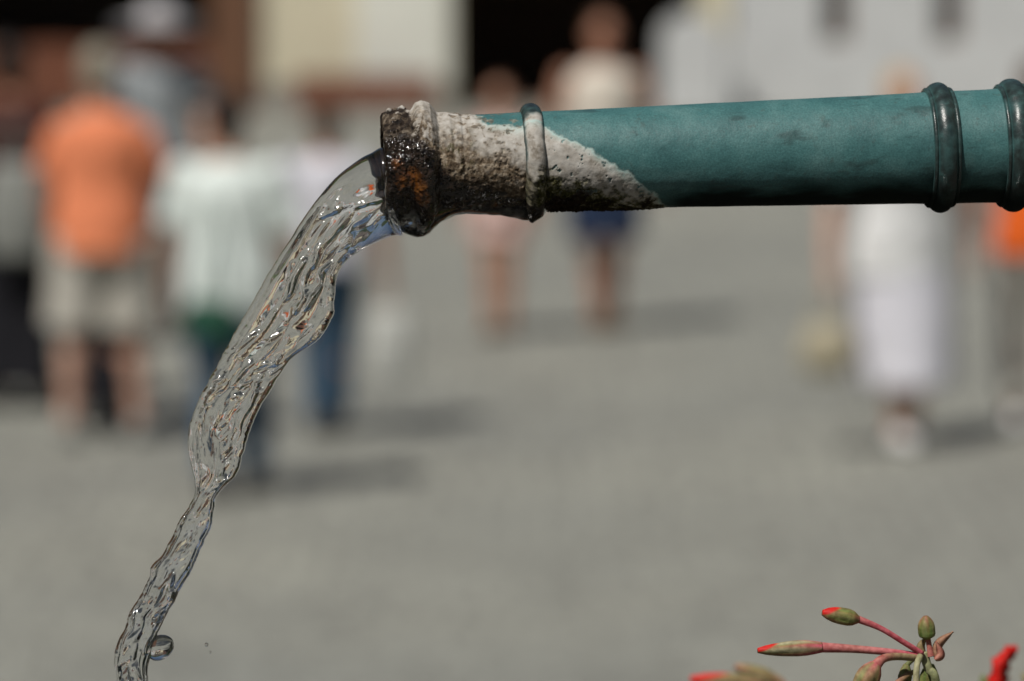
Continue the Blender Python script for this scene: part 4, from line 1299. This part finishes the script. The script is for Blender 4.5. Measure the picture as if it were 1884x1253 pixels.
def window(parent, x0, x1, z0, z1, y, mat_frame, s=1):
    """window set back in its opening; s=1 looks towards -y, s=-1 towards +y"""
    ya, yb = (y + .10, y + .16) if s > 0 else (y - .16, y - .10)
    b = MB(); t = .05
    b.box(x0 + .002, x1 - .002, ya, yb, z0 + .002, z0 + t); b.box(x0 + .002, x1 - .002, ya, yb, z1 - t, z1 - .002)
    b.box(x0 + .002, x0 + t, ya, yb, z0 + t + .001, z1 - t - .001); b.box(x1 - t, x1 - .002, ya, yb, z0 + t + .001, z1 - t - .001)
    w = b.build('window', mat_frame, parent)
    xm = (x0 + x1) / 2
    if x1 - x0 > .6:
        MB().box(xm - .025, xm + .025, ya + .004, yb - .004, z0 + t + .001, z1 - t - .001).build('mullion', mat_frame, w)
        pn = ((x0 + t + .001, xm - .026), (xm + .026, x1 - t - .001))
    else: pn = ((x0 + t + .001, x1 - t - .001),)
    ym = (ya + yb) / 2
    for a, c_ in pn: MB().box(a, c_, ym - .004, ym + .004, z0 + t + .001, z1 - t - .001).build('pane', M['glass'], w)
    if x1 - x0 > .4:
        yo = (y - .05, y - .001) if s > 0 else (y + .001, y + .05)
        MB().box(x0 - .06, x1 + .06, yo[0], yo[1], z0 - .07, z0 - .005).build('sill', M['stone'], w)


def roof_mesh(x0, x1, ya, yb, z, rise, over=.35):
    ym = (ya + yb) / 2; t = .18
    sec = [(ya - over, z - .05), (ym, z + rise), (yb + over, z - .05), (yb + over, z - .05 + t), (ym, z + rise + t), (ya - over, z - .05 + t)]
    sec = [(a, b + .08) for a, b in sec]
    return MB().rings([[(x, a, b) for a, b in sec] for x in (x0 + .002, x1 - .002)])


def house(name, label, x0, x1, y, h, m_wall, openings, depth=9, s=1, doors=(), extra=()):
    yb = y + s * depth; root = empty(name, ((x0 + x1) / 2, y, 0))
    ys = sorted((y, y + s * .35))
    link_mesh('wall', wall_mesh(x0, x1, 0, h, ys[0], ys[1], list(openings) + list(doors) + list(extra)), m_wall, root)
    yr = sorted((y + s * .351, yb))
    b = MB()                                  # sides, back, ceiling
    b.box(x0, x0 + .3, yr[0], yr[1], 0, h); b.box(x1 - .3, x1, yr[0], yr[1], 0, h)
    yk = sorted((yb, yb - s * .3)); b.box(x0 + .301, x1 - .301, yk[0], yk[1], 0, h)
    yc_ = sorted((y + s * .351, yb - s * .301)); b.box(x0 + .301, x1 - .301, yc_[0], yc_[1], 2.9, 3.1); b.box(x0 + .301, x1 - .301, yc_[0], yc_[1], h - .2, h)
    b.build('rear_wall', m_wall, root)
    ra = sorted((y, yb)); roof_mesh(x0, x1, ra[0], ra[1], h, 3.2).build('roof', M['roof'], root)
    for o in openings: window(root, *o, y, M['dark_wood'] if (x1 - x0) < 0 else M['wood'], s)
    for (a, c_, d0, d1) in doors:
        ya_ = sorted((y + s * .12, y + s * .18))
        dr = MB().box(a + .003, c_ - .003, ya_[0], ya_[1], d0 + .01, d1 - .003).build('door', M['wood'], root)
        yh = sorted((y + s * .119, y + s * .06)); MB().box(c_ - .16, c_ - .08, yh[0], yh[1], 1.0, 1.04).build('handle', M['iron'], dr)
    return tag(root, label, 'house')


def grid_windows(x0, x1, n, rows_, w=.95, h=1.35):
    out = []
    for z in rows_:
        for i in range(n):
            c_ = x0 + (x1 - x0) * (i + .5) / n
            out.append((c_ - w / 2, c_ + w / 2, z, z + h))
    return out


# timber house: loggia with plank parapet, post, cream plaster bay, dark open gateway
TX0, TX1 = -11.0, wx(1338)
lx0, lx1 = wx(-60), wx(388)
gx0, gx1 = wx(834), wx(1338) - .02
th = house('timber_house', 'timber and cream plaster house with dark loggia and open gateway', TX0, TX1, YW, 6.4, M['cream_plaster'],
           grid_windows(TX0, TX1, 5, (4.0,)), depth=9, extra=[(lx0, lx1, .02, 2.45), (gx0, gx1 - .3, .0, 2.6)])
b_ = MB(); b_.box(lx0 - .3, lx1 + .3, YW + 3.2, YW + 3.3, .01, 2.88); b_.box(lx0 - .4, lx0 - .31, YW + .36, YW + 3.3, .01, 2.88); b_.box(lx1 + .31, lx1 + .4, YW + .36, YW + 3.3, .01, 2.88)
b_.build('loggia_lining', M['dark_wood'], th)
b_ = MB(); b_.box(gx0 - .1, gx1, YW + 6.2, YW + 6.3, .01, 2.88); b_.box(gx0 - .2, gx0 - .11, YW + .36, YW + 6.3, .01, 2.88); b_.box(gx1 - .28, gx1 - .25, YW + .36, YW + 6.3, .01, 2.88)
b_.box(gx0 - .1, gx1 - .3, YW + .02, YW + 6.1, .004, .012)
b_.build('gateway_lining', M['gate_wood'], th)
for i in range(14):                                           # parapet planks
    a = lx0 + (lx1 - lx0) * i / 14
    MB().box(a + .006, a + (lx1 - lx0) / 14 - .006, YW - .055, YW - .005, .03, wz(78) + random.uniform(-.012, .012)).build('plank', M['red_wood'], th)
for px0, px1 in ((388, 474), (-90, -60)):
    MB().box(wx(px0), wx(px1), YW - .10, YW - .002, .002, 3.2).build('post', M['wood'], th)
MB().box(TX0, TX1 - .01, YW - .12, YW - .002, 3.201, 3.45).build('beam', M['wood'], th)
for i in range(14):                                           # weathered boarding of the upper storey
    z = 1.75 + i * .105 if i < 14 else 0
    MB().box(wx(478), wx(824), YW - .03, YW - .003, z + .002, z + .10).build('board', M['dark_wood'], th)
for (z0, z1) in ((3.46, 3.98), (5.37, 6.38)):
    n = round((z1 - z0) / .17)
    for i in range(n):
        a = z0 + (z1 - z0) * i / n
        MB().box(TX0 + .01, TX1 - .02, YW - .035, YW - .003, a + .003, a + (z1 - z0) / n - .003).build('board', M['dark_wood'], th)
MB().box(wx(655), wx(826), YW - .028, YW - .002, .301, 1.74).build('panel', M['pale_plaster'], th)
MB().box(wx(476), wx(826), YW - .03, YW - .002, .002, .30).build('plinth', M['stone'], th)

# white house with slit windows
WX0 = wx(1345)
slits = [(wx(c_ - 24), wx(c_ + 24), wz(72), 2.1) for c_ in (1532, 1737, 1960, 2180)]
wh = house('white_house', 'white plastered house with narrow slit windows beside the gateway', WX0, 13.0, YW - .4, 7.2, M['white_plaster'], slits + grid_windows(WX0, 13.0, 5, (4.4,)), depth=9.4)
pr = empty('white_pier', (wx(1262), YW - .9, 0))
b_ = MB()
c0, hw_, zt = wx(1266), .33, wz(18)
rings = []
for yy in (YW - 1.15, YW - .75):
    ring = [(c0 - hw_, yy, .001)] + [(c0 - hw_ * math.cos(a), yy, zt - hw_ * .8 + hw_ * .8 * math.sin(a)) for a in np.linspace(0, math.pi, 19)] + [(c0 + hw_, yy, .001)]
    rings.append(ring)
b_.rings(rings); o = b_.build('pier', M['white_plaster'], pr)
MB().box(c0 + hw_ + .002, WX0 - .01, YW - 1.1, YW - .8, .001, wz(62)).build('low_wall', M['white_plaster'], pr)
tag(pr, 'white plastered pier with rounded top at the gateway', 'pier')

# low bench against the cream bay
bn = empty('wooden_bench', (wx(672), YW - .5, 0))
bx0, bx1 = wx(545), wx(802)
for i in range(3):
    MB().box(bx0, bx1, YW - .75 + .15 * i, YW - .62 + .15 * i, .36, .40).build('seat_plank', M['red_wood'], bn)
MB().box(bx0 + .02, bx1 - .02, YW - .765, YW - .752, .10, .358).build('front_board', M['red_wood'], bn)
for x in (bx0 + .05, (bx0 + bx1) / 2, bx1 - .13):
    MB().box(x, x + .08, YW - .75, YW - .35, .001, .359).build('leg', M['wood'], bn)
tag(bn, 'low reddish wooden bench against the cream plaster bay', 'bench')

# the rest of the row, and the far side of the square behind the camera
house('town_house', 'brown boarded town house left of the timber house', -22.0, -11.02, YW, 8.0, M['wood'], grid_windows(-22, -11, 5, (1.0, 4.4)), doors=[(-12.0, -11.3, 0, 2.2)])
house('town_house', 'dark boarded tall town house left of the brown house', -34.0, -22.02, YW, 9.0, M['dark_wood'], grid_windows(-34, -22, 5, (1.0, 4.0, 6.6)))
house('town_house', 'grey plastered town house right of the white house', 13.02, 24.0, YW, 8.2, M['grey_plaster'], grid_windows(13, 24, 4, (1.0, 4.4)))
house('town_house', 'dark boarded town house right of the grey house', 24.02, 36.0, YW, 8.6, M['dark_wood'], grid_windows(24, 36, 5, (1.0, 4.4)))
house('town_house', 'cream house across the square behind the fountain terrace', -14.0, -1.0, -16, 10, M['cream_plaster'], grid_windows(-14, -1, 5, (1.0, 4.2, 7.2)), s=-1)
house('town_house', 'rose house across the square behind the fountain terrace', -.98, 13.0, -16, 11, M['rose_plaster'], grid_windows(-.98, 13, 5, (1.0, 4.2, 7.2)), s=-1)


for i, (yy, mt, lb) in enumerate(((6, 'dark_wood', 'dark boarded house on the shaded side nearest the terrace'), (20.2, 'grey_plaster', 'grey house on the shaded side of the square'), (34.4, 'dark_wood', 'dark boarded house at the shaded far corner'))):
    h_ = house('town_house', lb, -7, 7, 0, 9.5, M[mt], grid_windows(-7, 7, 5, (1.0, 4.2, 7.0)), depth=8)
    h_.location = (-17, yy, 0); h_.rotation_euler = (0, 0, R(90))


def tree(x, y, h, rad, label, seed):  # out-of-view tree, added for its shade and dark tones in the water
    t = empty('added_linden_tree', (x, y, 0))
    r_ = random.Random(seed)
    mb = MB().tube(spline([(x, y, 0), (x + .08, y, h * .25), (x - .05, y + .05, h * .5), (x, y, h * .8)], 14), [.24, .2, .19, .18, .17, .16, .15, .14, .12, .11, .09, .08, .06, .04], 12)
    for i in range(9):
        a = r_.uniform(0, 6.28); z0 = h * r_.uniform(.32, .6)
        e = Vector((x + rad * .75 * math.cos(a), y + rad * .75 * math.sin(a), z0 + h * r_.uniform(.1, .3)))
        mb.tube(spline([(x, y, z0), ((x + e.x) / 2, (y + e.y) / 2, z0 + .3), e], 8), [.08, .07, .06, .05, .045, .04, .03, .02], 8)
    mb.build('trunk', M['wood'], t, True)
    g = np.random.default_rng(seed)
    cl = g.normal(size=(70, 3)); cl /= np.linalg.norm(cl, axis=1)[:, None]
    cl *= (g.uniform(.35, 1, 70) ** .6)[:, None] * np.array([rad, rad, h * .33]); cl += np.array([x, y, h * .66])
    n = 9000
    c_ = cl[g.integers(0, 70, n)] + g.normal(size=(n, 3)) * rad * .17
    a_ = g.normal(size=(n, 3)); a_ /= np.linalg.norm(a_, axis=1)[:, None]
    b2 = np.cross(a_, g.normal(size=(n, 3))); b2 /= np.linalg.norm(b2, axis=1)[:, None]
    sz = g.uniform(.05, .10, n)[:, None]
    v = np.stack([c_ - a_ * sz, c_ + b2 * sz * .6, c_ + a_ * sz, c_ - b2 * sz * .6], 1).reshape(-1, 3)
    me = bpy.data.meshes.new('crown'); me.from_pydata(v.tolist(), [], np.arange(4 * n).reshape(-1, 4).tolist()); me.update()
    o = link_mesh('crown', me, M['leaf'], t)
    o['kind'] = 'stuff'
    tag(t, label, 'added tree')


for i, (x_, y_, h_, r_) in enumerate(((-9.5, 9, 7.5, 2.6), (-10, 15, 8.2, 2.8), (-11, 21.5, 8, 2.8))):  # added on both sides so the stream refracts shaded ground
    tree(x_, y_, h_, r_, ('added leafy linden tree on the shaded side of the square, nearest the terrace', 'added leafy linden tree on the shaded side of the square, middle of three', 'added leafy linden tree on the shaded side of the square, farthest of three')[i], 30 + i)
for i, (x_, y_, h_, r_) in enumerate(((5.8, 8, 7, 2.4), (6.4, 14, 8, 2.7), (7.6, 20.5, 8, 2.8))):
    tree(x_, y_, h_, r_, ('added leafy linden tree on the sunny side of the square, nearest the terrace', 'added leafy linden tree on the sunny side of the square, middle of three', 'added leafy linden tree on the sunny side of the square, farthest of three')[i], 40 + i)

tree(-3.7, 5.3, 7.6, 2.4, 'added leafy linden tree shading the ground at the foot of the terrace steps', 50)  # added to shade the unseen near ground that the stream refracts


def shrub(x, y, r, h, label, seed):  # added beside the view as a dark backing for the stream's refractions
    """added clipped shrub in a terracotta tub on the terrace, out of view"""
    t = empty('added_potted_shrub', (x, y, T_Z))
    prof = [(.20, 0), (.26, .30), (.29, .31), (.29, .36), (.25, .36), (.25, .32)]
    MB().rings([[(x + a * math.cos(2 * math.pi * j / 28), y + a * math.sin(2 * math.pi * j / 28), T_Z + .004 + q) for j in range(28)] for a, q in prof]).build('tub', M['terracotta'], t, True)
    MB().tube([(x, y, T_Z + .3), (x + .02, y, T_Z + .6), (x, y, T_Z + h * .7)], [.035, .03, .015], 10).build('stem', M['wood'], t, True)
    g = np.random.default_rng(seed)
    n = 14000
    d = g.normal(size=(n, 3)); d /= np.linalg.norm(d, axis=1)[:, None]
    q = d * (g.uniform(.25, 1, n) ** .4)[:, None]
    q *= (1 + .22 * fbm(d[:, 0] * 2.2 + seed, d[:, 1] * 2.2, d[:, 2] * 2.2, 3))[:, None]
    c_ = q * np.array([r, r, (h - .38) / 2]) + np.array([x, y, T_Z + .40 + (h - .38) / 2])
    a_ = g.normal(size=(n, 3)); a_ /= np.linalg.norm(a_, axis=1)[:, None]
    b2 = np.cross(a_, g.normal(size=(n, 3))); b2 /= np.linalg.norm(b2, axis=1)[:, None]
    sz = g.uniform(.018, .034, n)[:, None]
    v = np.stack([c_ - a_ * sz, c_ + b2 * sz * .55, c_ + a_ * sz, c_ - b2 * sz * .55], 1).reshape(-1, 3)
    me = bpy.data.meshes.new('foliage'); me.from_pydata(v.tolist(), [], np.arange(4 * n).reshape(-1, 4).tolist()); me.update()
    o = link_mesh('foliage', me, M['shrub_leaf'], t); o['kind'] = 'stuff'
    tag(t, label, 'shrub')


M['shrub_leaf'] = simple_mat('dark_evergreen_leaf', (0.022, 0.045, 0.014), 0.5, 0.5, 30)
shrub(-1.30, 2.62, .55, 1.75, 'added tubbed evergreen shrub on the terrace beyond the trough, on the side of its free end', 21)
shrub(1.35, 2.62, .55, 1.75, 'added tubbed evergreen shrub on the terrace beyond the fountain pillar', 22)
shrub(-2.35, 1.75, .55, 1.65, 'added tubbed evergreen shrub standing off the free end of the trough', 23)
